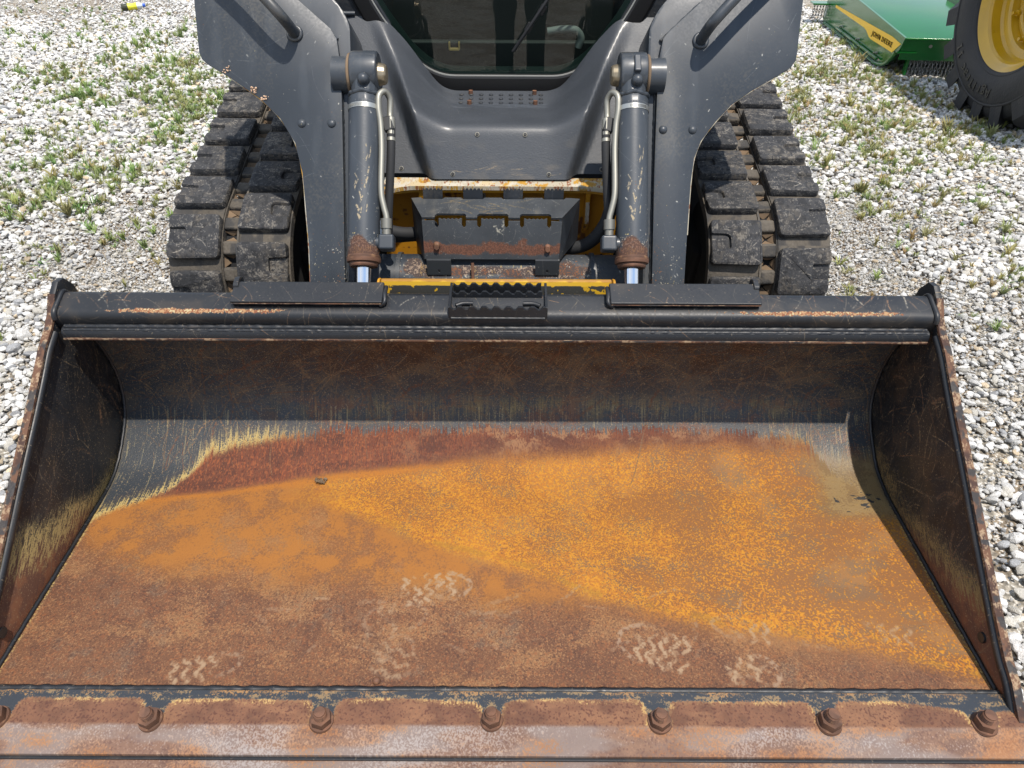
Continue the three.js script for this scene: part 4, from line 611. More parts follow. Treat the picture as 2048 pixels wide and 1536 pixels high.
// ---- grey plastic front cover below the window
{
  const T = new Tex(1024, 1024, 1, 1, [66, 71, 78], .45);   // uv: x from -0.5, t along
  T.each((x, y, i) => {
    const n = fbm(x * 7, y * 7, 4), f = vn(x * 380, y * 380), g = vn(x * 190, y * 190); T.gain(i, .92 + .16 * n); T.r[i] = .4 + .22 * n + .1 * f; T.b[i] = .5 * f + .5 * g;
    if (g > .86) T.mix(i, [48, 50, 54], .45 * ss(.86, .95, g)); if (f > .9) T.mix(i, [132, 136, 142], .35);
    const low = ss(.32, .1, y) * ss(.22, .3, x) * ss(.78, .7, x); T.mix(i, [112, 104, 94], low * .55 * ss(.45, .7, fbm(x * 14, y * 14 + 6, 4)));
    // ghost of a removed decal, rubbed bright
    const gx = ss(.335, .36, x) * ss(.66, .63, x) * ss(.60, .615, y) * ss(.695, .68, y); T.mix(i, [128, 133, 140], gx * .4 * ss(.3, .7, vn(x * 60 + y * 160, y * 10))); T.r[i] = lerp(T.r[i], .3, gx * .6);
    if (x > .52 && x < .60 && y > .622 && y < .668 && gx > 0) { const k = (x - .52) / .02, fr = k - Math.floor(k); if (fr > .2 && fr < .75 && (Math.abs(y - .645) > .012 || fr < .4)) T.mix(i, [96, 104, 116], .5); }
  });
  T.scratches(90, () => T.curve(rr(.25, .75), rr(0, .7), rr(0, 6.3), rr(.01, .07), rr(-.9, .9), rr(.0006, .0014), rnd() < .7 ? [146, 146, 144] : [60, 62, 64], rr(.15, .5)));
  T.scratches(9, () => T.curve(rr(.3, .68), rr(.01, .08), rr(-.4, .4), rr(.02, .05), rr(-.9, .9), rr(.004, .01), [150, 132, 106], rr(.3, .55), { grain: .85 }));
  const m = T.out({ clamp: true, k: K, bump: .0003, coat: .25 });
  const cov = part('front_cover', loader, 'moulded slate grey plastic cover below the window');
  const NX = 96, NT = 72, pos = [], uv = [], idx = [];
  const topP = [[0, .757], [.15, .757], [.18, .764], [.205, .778], [.24, .82], [.30, .895], [.36, .955], [.42, .972], [.5, .972]], top = (a) => (poly(topP, a - .012) + poly(topP, a) + poly(topP, a + .012)) / 3, topH = (a) => lerp(2.40, 2.45, ss(.15, .36, a));
  const surf = (x, t) => {
    const a = Math.abs(x);
    // centre: steep front, then a shelf back to the window
    const c0 = [2.105, .578], c1 = [2.185, lerp(.712, .80, ss(.14, .36, a))], c2 = [lerp(2.33, 2.36, ss(.14, .3, a)), lerp(.736, .90, ss(.14, .40, a))], c3 = [topH(a), top(a)];
    const k = t * 3; let h, y; const pts = [c0, c1, c2, c3];
    const bz = (u) => { const i = Math.min(2, Math.floor(u)), f = u - i; return [lerp(pts[i][0], pts[i + 1][0], f), lerp(pts[i][1], pts[i + 1][1], f)]; };
    let H0 = 0, Y0 = 0, ws = 0; for (let q = -3; q <= 3; q++) { const u = Math.max(0, Math.min(2.9999, k + q * .06)), b = bz(u), w = 4 - Math.abs(q); H0 += b[0] * w; Y0 += b[1] * w; ws += w; } H0 /= ws; Y0 /= ws; if (t < .02 || t > .98) [H0, Y0] = bz(Math.min(2.9999, k));
    // flank: one plane leaning back, lower than the centre in front
    const f0 = [2.16, .575], f1 = [2.45, .965], fh = lerp(f0[0], f1[0], t), fy = lerp(f0[1], f1[1], t);
    const xc = lerp(.225, .40, t), w = ss(xc + .022, xc - .022, a);
    return [lerp(fh, H0, w), lerp(fy, Y0, w)];
  };
  for (let j = 0; j <= NT; j++) for (let i = 0; i <= NX; i++) { const x = -.48 + .96 * i / NX, t = j / NT, [h, y] = surf(x, t); pos.push(x, y, -h); uv.push(x + .5, t); }
  for (let j = 0; j < NT; j++) for (let i = 0; i < NX; i++) { const a = j * (NX + 1) + i; idx.push(a, a + 1, a + NX + 1, a + 1, a + NX + 2, a + NX + 1); }
  const g = new THREE.BufferGeometry(); g.setAttribute('position', new THREE.Float32BufferAttribute(pos, 3)); g.setAttribute('uv', new THREE.Float32BufferAttribute(uv, 2)); g.setIndex(idx); g.computeVertexNormals(); mesh('cover_shell', flat(g), m, cov);
  // little screws
  const place = (x, t) => { const [h, y] = surf(x, t), [h2, y2] = surf(x, t + .02); return [h, y, Math.atan2(h2 - h, y2 - y)]; };
  for (const [x, t] of [[-.07, .285], [.076, .285], [-.31, .03], [-.145, .03], [.15, .03], [.318, .03]]) { const [h, y, a] = place(x, t), s = part('screw', cov); mesh('washer', uvM(at(new THREE.TorusGeometry(.006, .0016, 8, 20), x, y, -h + .001, -a)), plain([128, 126, 118], .5, .5), s); mesh('head', uvM(at(new THREE.CylinderGeometry(.0045, .005, .005, 12), x, y + .001, -h + .002, Math.PI / 2 - a)), mBlackRubber, s); }
  // tread bumps and rusty bolts on the shelf under the window
  for (let k = 0; k < 9; k++) for (const t of [.70, .80, .90]) { const [h, y, a] = place(-.128 + k * .032, t), b = at(new THREE.SphereGeometry(.0075, 10, 5, 0, 6.3, 0, 1.5), 0, 0, 0); b.scale(1, .35, 1); mesh('tread_bump', uvM(at(b, -.128 + k * .032, y, -h)), mDarkGrey, cov); }
  for (const [x, t] of [[-.1, .68], [-.098, .93], [.11, .68], [.108, .93]]) { const [h, y] = place(x, t); mesh('rusty_bolt', uvM(at(new THREE.CylinderGeometry(.0075, .008, .012, 6), x, y + .004, -h)), mDarkRust, cov); }
}
// ---- cab front: window, gasket, wiper, side panels, dim interior
{
  const cab = part('cab', loader), w0 = [[-.20, .80], [.215, .80], [.305, .862], [.40, 1.00], [.45, 1.12], [.45, 1.9], [-.44, 1.9], [-.44, 1.12], [-.385, 1.00], [-.29, .862]].map(([x, y]) => [x, y]);
  const rad = [.07, .07, .05, .08, .06, .06, .06, .06, .08, .05], outl = (d) => { const c = [.006, 1.3]; return roundPts(w0.map(([x, y]) => { const kx = x < 0 ? -1 : 1; return [x + kx * d * (y > .81 && y < 1.85 ? 1 : .6), y > 1.85 ? y + d : y < .87 ? y - d * (y < .81 ? 1 : .75) : y - d * .25]; }), rad, 6); };
  const lean = (g) => { g = flat(g); return g; };
  mesh('gasket', uvM(extr(outl(.062), .030, .008, [outl(.008).reverse()]).translate(0, 0, -2.478)), plain([15, 15, 16], .5), cab);
  mesh('window_frame', uvM(extr(outl(.10), .012, .003, [outl(.026).reverse()]).translate(0, 0, -2.486)), plain([26, 27, 29], .45), cab);
  mesh('gasket_trim', uvM(extr(outl(.0095), .003, 0, [outl(.006).reverse()]).translate(0, 0, -2.4465)), plain([186, 186, 180], .4, .4), cab);
  mesh('edge_band', uvM(extr(outl(.010), .002, 0, [outl(-.014).reverse()]).translate(0, 0, -2.4735)), plain([38, 52, 49], .35), cab);
  mesh('window_glass', uvM(new THREE.ShapeGeometry(shapeOf(outl(.012)), 6).translate(0, 0, -2.468)), new THREE.MeshPhysicalMaterial({ color: new THREE.Color(.62, .72, .68), roughness: 0, metalness: 0, transmission: 1, thickness: 0, ior: 1.52 }), cab);
  for (const s of [-1, 1]) {
    mesh('side_panel', uvM(rbox(.14, 1.15, .02, .006, s * .47 + (s > 0 ? .03 : -.01), 1.525, -2.49)), mDarkGrey, cab);
    mesh('gusset_panel', uvM(extr(roundPts(s < 0 ? [[-.56, .938], [-.345, .936], [-.40, 1.03], [-.455, 1.14], [-.56, 1.14]] : [[.58, .940], [.365, .938], [.415, 1.03], [.465, 1.14], [.58, 1.14]], .008, 3), .016, .002).translate(0, 0, -2.468)), mDarkGrey, cab);
    mesh('grab_tube', uvM(tube(s < 0 ? [[-.515, 1.06, -2.445], [-.512, .985, -2.445], [-.498, .975, -2.445], [-.455, .972, -2.45]] : [[.53, 1.06, -2.445], [.528, .985, -2.445], [.545, .975, -2.445], [.58, .972, -2.45]], .007, 24, 8)), mGrey, cab);
    mesh('cab_side', uvM(rbox(.03, 1.15, .9, .01, s * .545, 1.525, -2.95)), mDarkGrey, cab);
    mesh('side_seal', uvM(rbox(.20, .02, .05, .004, s * .46, .938, -2.50)), mVoid, cab);
  }
  mesh('roof', uvM(rbox(1.12, .05, 1.0, .02, 0, 2.12, -2.98)), mDarkGrey, cab);
  mesh('header', uvM(rbox(1.1, .2, .03, .01, 0, 2.02, -2.49)), mDarkGrey, cab);
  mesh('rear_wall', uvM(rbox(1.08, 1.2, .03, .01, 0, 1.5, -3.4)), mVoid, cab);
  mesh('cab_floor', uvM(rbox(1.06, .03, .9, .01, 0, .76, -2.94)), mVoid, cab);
  mesh('kick_panel', uvM(rbox(.72, .14, .02, .006, 0, .80, -2.60, .25)), plain([44, 46, 46], .7), cab);
  for (const [y, z] of [[.93, -2.66], [1.0, -2.78], [1.08, -2.9]]) mesh('foot_bar', uvM(rod([-.36, y, z], [.36, y, z], .011, .011, 12)), plain([66, 70, 70], .5), cab);
  mesh('seat_cushion', uvM(rbox(.5, .12, .45, .05, 0, 1.06, -3.12)), mBlackRubber, cab);
  mesh('seat_back', uvM(rbox(.48, .65, .12, .05, 0, 1.42, -3.33, .1)), mBlackRubber, cab);
  for (const s of [-1, 1]) { mesh('armrest_pod', uvM(rbox(.13, .42, .5, .04, s * .40 + .01, .99, -2.92)), mBlackRubber, cab); mesh('control_lever', uvM(tube([[s * .38, 1.18, -2.76], [s * .375, 1.27, -2.74], [s * .35, 1.33, -2.73]], .022, 14, 10)), mBlackRubber, cab); }
  mesh('door_handle', uvM(tube([[.15, .905, -2.54], [.20, .912, -2.54], [.245, .908, -2.545], [.262, .885, -2.55], [.255, .855, -2.555]], .012, 30, 10)), plain([120, 122, 120], .6), cab);
  mesh('latch_bracket', uvM(merge(rbox(.032, .006, .02, .001, -.155, .855, -2.52), rbox(.005, .022, .02, .001, -.171, .866, -2.52), rbox(.005, .022, .02, .001, -.139, .866, -2.52))), plain([176, 146, 92], .5, .6), cab);
  mesh('wiper_arm', uvM(tube([[.040, .866, -2.452], [.075, .918, -2.442], [.11, .968, -2.438], [.22, 1.13, -2.436], [.30, 1.30, -2.436]], .0055, 40, 8)), mBlackRubber, cab);
  mesh('wiper_blade', uvM(merge(tube([[.036, .862, -2.459], [.085, .925, -2.458], [.16, 1.035, -2.458], [.25, 1.19, -2.458]], .004, 40, 6), rbox(.02, .03, .014, .003, .088, .934, -2.452, 0, 0, -.55), rbox(.02, .03, .014, .003, .128, .985, -2.45, 0, 0, -.55))), plain([20, 20, 22], .4), cab);
}
// ---- lift arms: boxed front legs with wide faces
{
  const Lp = [[-.820, .90], [-.812, .753], [-.804, .62], [-.797, .602], [-.787, .592], [-.73, .559], [-.645, .501], [-.592, .45], [-.553, .386], [-.535, .306], [-.528, .206], [-.522, .098], [-.52, -.12], [-.426, -.12], [-.424, .099], [-.423, .301], [-.423, .498], [-.427, .60], [-.434, .655], [-.45, .682], [-.536, .756], [-.69, .90]];
  const Rp = [[.825, .90], [.81, .761], [.80, .621], [.797, .605], [.786, .589], [.744, .562], [.682, .527], [.629, .49], [.588, .446], [.55, .395], [.533, .349], [.526, .287], [.52, .144], [.512, -.12], [.427, -.12], [.426, .15], [.425, .305], [.427, .50], [.431, .61], [.44, .66], [.455, .68], [.536, .753], [.69, .90]];
  for (const s of [-1, 1]) {
    const arm = part('lift_arm', loader); arm.position.set(0, .425, -1.718); arm.rotation.x = -.5574;
    const O = s < 0 ? Lp : Rp, x0 = s < 0 ? -.84 : .42;
    const m = greyPaint(512, 1024, .44, 1.06, { n: 50, spots: 80, chip: (x, y) => cl(0.62 * ss(.42, .02, y) * (0.55 + 0.5 * vn(x * 9, y * 9)) + 0.25 * ss(.05, 0, Math.abs((s < 0 ? x - .41 : x - .01))) * vn(y * 30, 4)) }).out({ k: K, bump: .0006, clamp: true });
    
    mesh('face_plate', uvFn(crease(extr(O, .014, .0015), .4).translate(0, 0, -.014), (x, y) => [(x - x0) / .44, (y + .13) / 1.06]), m, arm);
    // bright worn lower edge of the plate
    { const pts = O.slice(5, 13).map(([x, y]) => [x - s * -.0005, y, -.0025]); mesh('worn_edge', uvM(tube(pts, .0024, 60, 6)), mChipped, arm); }
    // box leg behind, set inward, with the beveled shoulder
    const q = s < 0 ? [[-.500, -.12], [-.402, -.12], [-.400, .56], [-.402, .70], [-.425, .745], [-.56, .90], [-.80, .90], [-.78, .64], [-.56, .50], [-.515, .35]] : [[.500, -.12], [.404, -.12], [.402, .56], [.406, .70], [.43, .745], [.565, .90], [.80, .90], [.78, .64], [.56, .50], [.51, .35]];
    mesh('box_leg', uvM(crease(extr(roundPts(q, .018, 4), .16, .006), .4).translate(0, 0, -.186), 1, s * .3), mGrey, arm);
    mesh('edge_weld', uvM(merge(weld([s * .4255, .02, -.016], [s * .4255, .60, -.016], .004), weld([s * .436, .66, -.016], [s * .54, .757, -.016], .0045))), mGrey, arm);
    mesh('upper_boom', uvM(rbox(.16, .20, 1.5, .03, s * .68, 1.12, -.70, .5574 + .12)), mGrey, arm);
    // handrail standing off the face
    const B = s < 0 ? [[-.545, .668, .004], [-.547, .672, .05], [-.556, .682, .085], [-.585, .713, .098], [-.67, .80, .098], [-.76, .885, .098], [-.80, .93, .09]] : [[.540, .655, .004], [.541, .659, .05], [.548, .668, .085], [.575, .697, .098], [.66, .786, .098], [.75, .875, .098], [.80, .92, .09]];
    mesh('handrail', uvM(merge(tube(B, .0145, 60, 14), at(new THREE.TorusGeometry(.0165, .006, 8, 20), B[0][0], B[0][1], .004))), mGrey, arm);
    for (const x of s < 0 ? [-.533, -.452] : [.446, .526]) mesh('rivet', uvM(at(new THREE.SphereGeometry(.0135, 18, 8, 0, 6.3, 0, 1.2), x, s < 0 ? .436 : .424, -.005, Math.PI / 2)), mGrey, arm);
    // dried mud caught on the edge
    if (s < 0) { const gs = []; for (const [x, y] of [[-.735, .566], [-.728, .574], [-.668, .522], [-.66, .520], [-.652, .514], [-.634, .5], [-.628, .498]]) for (let k = 0; k < 9; k++) gs.push(at(new THREE.IcosahedronGeometry(rr(.0012, .0036), 0), x + rr(-.008, .008), y + rr(-.003, .009), rr(-.004, .006))); mesh('dried_mud', uvM(merge(gs)), plain([190, 160, 134], .95), arm); }
  }
}
// ---- tilt cylinders
{
  const ax = new THREE.Vector3(0, .788, -.616), N = new THREE.Vector3(0, .616, .788);
  const T = greyPaint(512, 1024, .27, .54, { col: [66, 73, 81], n: 26, spots: 60, chip: (x, y) => { const front = Math.exp(-(((x - .135) / .06) ** 2)); return cl(ss(.085, .005, y) * (0.55 + 0.6 * vn(x * 30, y * 30)) + .42 * front * ss(.34, .05, y) * ss(.4, .7, fbm(x * 18, y * 9, 3)) * 1.6); } });
  for (let k = 0; k < 2; k++) T.scratches(7, () => { const x = rr(.115, .16), y = rr(.1, .3); T.curve(x, y, rr(1.2, 1.9), rr(.01, .035), rr(-.5, .5), rr(.003, .007), [192, 174, 142], rr(.5, .9), { grain: .9, rough: .8 }); });
  const mCyl = T.out({ k: K, bump: .0006, clamp: true });
  for (const s of [-1, 1]) {
    const cy = part('tilt_cylinder', loader); cy.position.set(s * .3605, .513, -1.711); cy.quaternion.setFromRotationMatrix(new THREE.Matrix4().makeBasis(new THREE.Vector3(1, 0, 0), ax, N));
    const lathe = (p, seg = 40) => new THREE.LatheGeometry(p.map(([a, b]) => new THREE.Vector2(a, b)), seg);
    const cu = (x, y, z) => [0.5 + Math.atan2(x, z) / (2 * Math.PI), (y + .005) / .54];
    const split = (g) => uvFn(g, cu);
    { const g = new THREE.CylinderGeometry(.0425, .0425, .42, 48, 1, true); g.translate(0, .205, 0); const h = flat(g), p = h.attributes.position, u = new Float32Array(p.count * 2); for (let i = 0; i < p.count; i += 3) { const a = [0, 1, 2].map((k) => 0.5 + Math.atan2(p.getX(i + k), p.getZ(i + k)) / (2 * Math.PI)); const mx = Math.max(...a), mn = Math.min(...a); for (let k = 0; k < 3; k++) { u[2 * (i + k)] = mx - mn > .5 && a[k] < .5 ? a[k] + 1 : a[k]; u[2 * (i + k) + 1] = (p.getY(i + k) + .005) / .54; } } h.setAttribute('uv', new THREE.BufferAttribute(u, 2)); mesh('barrel', h, mCyl, cy); }
    mesh('gland', uvM(crease(lathe([[.02, -.022], [.036, -.022], [.038, -.018], [.038, -.012], [.044, -.010], [.0455, -.006], [.0455, .004], [.0425, .008], [.0425, .03], [.041, .03]]), .4)), mDarkRust, cy);
    mesh('rod', uvM(rod([0, -.2, 0], [0, 0, 0], .0192, .0192, 32)), mChrome, cy);
    mesh('neck', uvM(crease(lathe([[.0425, .408], [.0425, .428], [.039, .435], [.036, .446], [.036, .49]]), .5)), mGrey, cy);
    { const w = new THREE.TorusGeometry(.038, .0065, 10, 60); w.rotateX(Math.PI / 2); const p = w.attributes.position; for (let i = 0; i < p.count; i++) { const a = Math.atan2(p.getZ(i), p.getX(i)), k = 1 + .03 * Math.sin(a * 13) + .05 * (vn(a * 5 + 9, 3) - .5); p.setXYZ(i, p.getX(i) * k, p.getY(i) + .002 * Math.sin(a * 5), p.getZ(i) * k); } w.computeVertexNormals(); mesh('weld_bead', uvM(w.translate(0, .438, 0)), mGrey, cy); }
    { const e = lathe([[.0001, -.037], [.050, -.037], [.0545, -.034], [.056, -.028], [.056, .028], [.0545, .034], [.050, .037], [.0001, .037]], 40); e.rotateZ(Math.PI / 2); mesh('eye', uvM(crease(e.translate(0, .505, -.012), .5)), mGrey, cy); }
    mesh('arm_boss', uvM(rod([s * .037, .500, -.012], [s * .085, .500, -.012], .047, .047, 36)), mGrey, cy);
    mesh('dirt_seal', uvM(at(new THREE.TorusGeometry(.049, .0045, 8, 40), s * .0395, .502, -.012, 0, Math.PI / 2)), mMud, cy);
    mesh('pin_end', uvM(crease(at(lathe([[.0001, .013], [.022, .013], [.026, .009], [.028, 0], [.030, -.01]], 32), -s * .044, .502, -.012, 0, 0, s * Math.PI / 2), .5)), plain([150, 138, 116], .4, .7), cy);
    mesh('grease_boss', uvM(merge(at(new THREE.SphereGeometry(.0155, 20, 12), s < 0 ? .004 : .006, .468, .040), rod([s < 0 ? .004 : .006, .468, .028], [s < 0 ? .004 : .006, .468, .040], .017, .0155, 20))), mGrey, cy);
    if (s > 0) mesh('hose_key', uvM(rbox(.018, .05, .012, .004, .006, .51, .045, -.25)), mGrey, cy);
    // hose clamp band with slots
    mesh('hose_clamp', uvM(new THREE.CylinderGeometry(.0438, .0438, .0125, 48, 1, true).translate(0, .401, 0)), mSteel, cy);
    { const gs = []; for (let k = 0; k < 15; k++) { const a = (s < 0 ? -.25 : .25) + (k - 7) * .075; gs.push(at(new THREE.BoxGeometry(.0012, .0085, .0012), Math.sin(a) * .0439, .401, Math.cos(a) * .0439, 0, a, .25)); } mesh('clamp_slots', uvM(merge(gs)), plain([96, 96, 94], .5, .6), cy); }
    // hard line: from the elbow at the gland end up the barrel, over a hook and down to a hose
    const i = -s;
    mesh('hard_line', uvM(tube([[i * .062, .075, .008], [i * .062, .11, .01], [i * .056, .135, .012], [i * .049, .17, .014], [i * .049, .30, .014], [i * .046, .36, .016], [i * .041, .40, .02], [i * .043, .434, .02], [i * .055, .447, .010], [i * .066, .436, -.006], [i * .066, .40, -.014], [i * .066, .385, -.014]], .0083, 120, 12)), mZinc, cy);
    mesh('elbow', uvM(merge(rbox(.042, .042, .042, .007, i * .063, .042, .006), rod([0, .042, .006], [i * .05, .042, .006], .018, .018, 20))), mGrey, cy);
    mesh('tube_nut', uvM(merge(rod([i * .062, .062, .007], [i * .062, .082, .008], .012, .012, 20), rod([i * .062, .080, .008], [i * .062, .106, .01], .0165, .0165, 6))), plain([126, 124, 116], .45, .6), cy);
    mesh('line_clip', uvM(rbox(.026, .038, .02, .003, i * .061, .367, -.012, 0, 0, i * .25)), mBlackRubber, cy);
    mesh('hose_fitting', uvM(merge(rod([i * .068, .385, -.014], [i * .069, .355, -.014], .0125, .0125, 6), rod([i * .069, .349, -.014], [i * .069, .340, -.014], .0115, .0115, 20), rod([i * .069, .331, -.014], [i * .069, .322, -.014], .0122, .0122, 20))), mZinc, cy);
    mesh('hose', uvM(tube([[i * .069, .36, -.014], [i * .069, .30, -.016], [i * .064, .22, -.03], [i * .055, .12, -.06], [i * .05, .05, -.12]], .0118, 40, 12)), mHose, cy);
  }
}
// ---------------------------------------------------------------- green mower deck beyond the loader
const font = await new FontLoader().loadAsync('fonts/droid/droid_sans_bold.typeface.json');
{
  const mGreen = (() => { const T = new Tex(512, 512, 1, 1, [26, 108, 42], .22); T.each((x, y, i) => { const n = fbm(x * 6, y * 6, 3); T.gain(i, .95 + .1 * n); T.r[i] = .1 + .08 * n; }); return T.out({ k: .8, coat: .3 }); })();
  const mw = thing('rotary_mower', 'green rotary mower deck with yellow side stripe and chain guard, beside the tractor wheel', 'mower', [2.82, -.012, -5.69]); mw.rotation.y = -.077;
  // side profile in (z, y); the deck is this profile run across
  const side = roundPts([[-1.72, .022], [-.06, .034], [.075, .08], [.20, .19], [.245, .292], [-.87, .343], [-1.35, .343], [-1.72, .20]], [.12, .10, .10, .05, .01, .2, .2, .05], 8);
  const ex = (pts, x0, x1, bev) => { const g = extr(pts, x1 - x0, bev); g.applyMatrix4(new THREE.Matrix4().makeBasis(new THREE.Vector3(0, 0, 1), new THREE.Vector3(0, 1, 0), new THREE.Vector3(-1, 0, 0))); g.translate(x1, 0, 0); return g; };
  mesh('side_panel', uvM(ex(side, 0, .012, .002)), mGreen, mw);
  mesh('side_panel', uvM(ex(side, 1.66, 1.672, .002)), mGreen, mw);
  mesh('deck_top', uvM(crease(ex(roundPts([[.240, .291], [-.87, .341], [-1.35, .341], [-1.71, .20], [-1.71, .19], [-1.35, .33], [-.87, .33], [.235, .28]], [.01, .2, .2, .01, .01, .2, .2, .01], 8), .012, 1.66, .0005), .5)), mGreen, mw);
  mesh('front_apron', uvM(merge(rbox(1.65, .15, .01, .003, .837, .212, .205, .15), rbox(1.65, .012, .03, .004, .837, .284, .225))), mGreen, mw);
  mesh('rear_apron', uvM(rbox(1.65, .12, .01, .003, .837, .2, -1.585)), mGreen, mw);
  mesh('skid_flange', uvM(merge(tube([[-.012, .03, -1.6], [-.012, .034, -.6], [-.012, .038, -.1], [-.012, .075, .05], [-.012, .15, .15], [-.012, .185, .185]], .014, 80, 8), rbox(.03, .012, 1.45, .004, -.016, .034, -.84), rbox(.14, .012, .03, .003, .05, .19, .20))), mGreen, mw);
  mesh('skid_strip', uvM(rbox(.02, .016, 1.1, .004, -.02, .07, -.66)), mGreen, mw);
  for (const z of [-1.1, -.62, -.17]) mesh('skid_bolt', uvM(merge(at(new THREE.CylinderGeometry(.011, .011, .01, 6), -.012, .10, z, 0, 0, Math.PI / 2), at(new THREE.CylinderGeometry(.006, .006, .03, 10), -.02, .10, z, 0, 0, Math.PI / 2))), mSteel, mw);
  mesh('apron_bolt', uvM(at(new THREE.CylinderGeometry(.011, .011, .01, 10), .20, .235, .216, Math.PI / 2)), mZinc, mw);
  mesh('deck_brace', uvM(merge(rbox(.012, .12, .6, .004, .75, .38, -.7, -.08), rbox(.6, .04, .06, .01, 1.05, .37, -.5), tube([[.62, .345, -.45], [.72, .40, -.42], [.9, .42, -.40]], .02, 20, 10))), mGreen, mw);
  // yellow decal: narrow tail widening to a panel with lettering
  { const dp = [[-1.417, .193], [-.594, .193], [-.529, .186], [-.43, .156], [-.38, .151], [.095, .163], [.206, .244], [.015, .254], [-.448, .240], [-1.417, .212]].map(([z, y]) => [z, y]);
    const d = part('decal', mw, 'yellow stripe decal with black lettering'); mesh('stripe', uvM(ex(dp, -.005, -.003, 0)), plain([238, 190, 44], .45), d);
    const t = new TextGeometry('JOHN DEERE', { font, size: .034, depth: .0015, curveSegments: 4 }); t.computeBoundingBox(); const wv = t.boundingBox.max.x; t.scale(.45 / wv, 1, 1); const p = t.attributes.position; for (let i = 0; i < p.count; i++) { const a = p.getX(i), b = p.getY(i); p.setXYZ(i, -.0056 - p.getZ(i), .179 + b + a * .022, -.385 + a); } mesh('lettering', uvM(t), plain([26, 28, 26], .5), d); }
  mesh('reflector', uvM(rbox(.004, .09, .03, .001, -.004, .12, -1.66)), plain([214, 218, 214], .4), mw);
  // chain guard
  const cg = part('chain_guard', mw);
  mesh('hanger', uvM(merge(rbox(1.5, .016, .014, .003, .86, .132, .155), rbox(.018, .12, .04, .004, .10, .085, .155))), mGreen, cg);
  mesh('pin_rod', uvM(rod([.10, .144, .16], [1.6, .144, .16], .0045, .0045, 8)), mSteel, cg);
  const link = (() => { const g = new THREE.TorusGeometry(.0095, .0028, 6, 12); g.scale(1, 1.7, 1); return g; })();
  const chain = merge([0, 1, 2, 3, 4].map((k) => at(link.clone(), 0, -k * .0245, 0, 0, k % 2 ? 1.2 : .35, 0)), rod([0, .012, -.004], [0, .03, -.004], .0025, .0025, 6)), chainG = uvM(chain), mChain = plain([150, 150, 146], .45, .7);
  for (let k = 0; k < 44; k++) { const c = mesh('chain', chainG, mChain, cg); c.position.set(.125 + k * .0265, .116 + (k % 2) * .004, .162); c.rotation.y = rr(-.3, .3); }
  for (let k = 0; k < 12; k++) { const c = mesh('chain', chainG, mChain, cg); c.position.set(-.10 + k * .027, .16, -1.72); c.rotation.y = rr(-.3, .3); }
  mesh('rear_hanger', uvM(rbox(.4, .014, .12, .003, .05, .185, -1.66)), mGreen, cg);
}
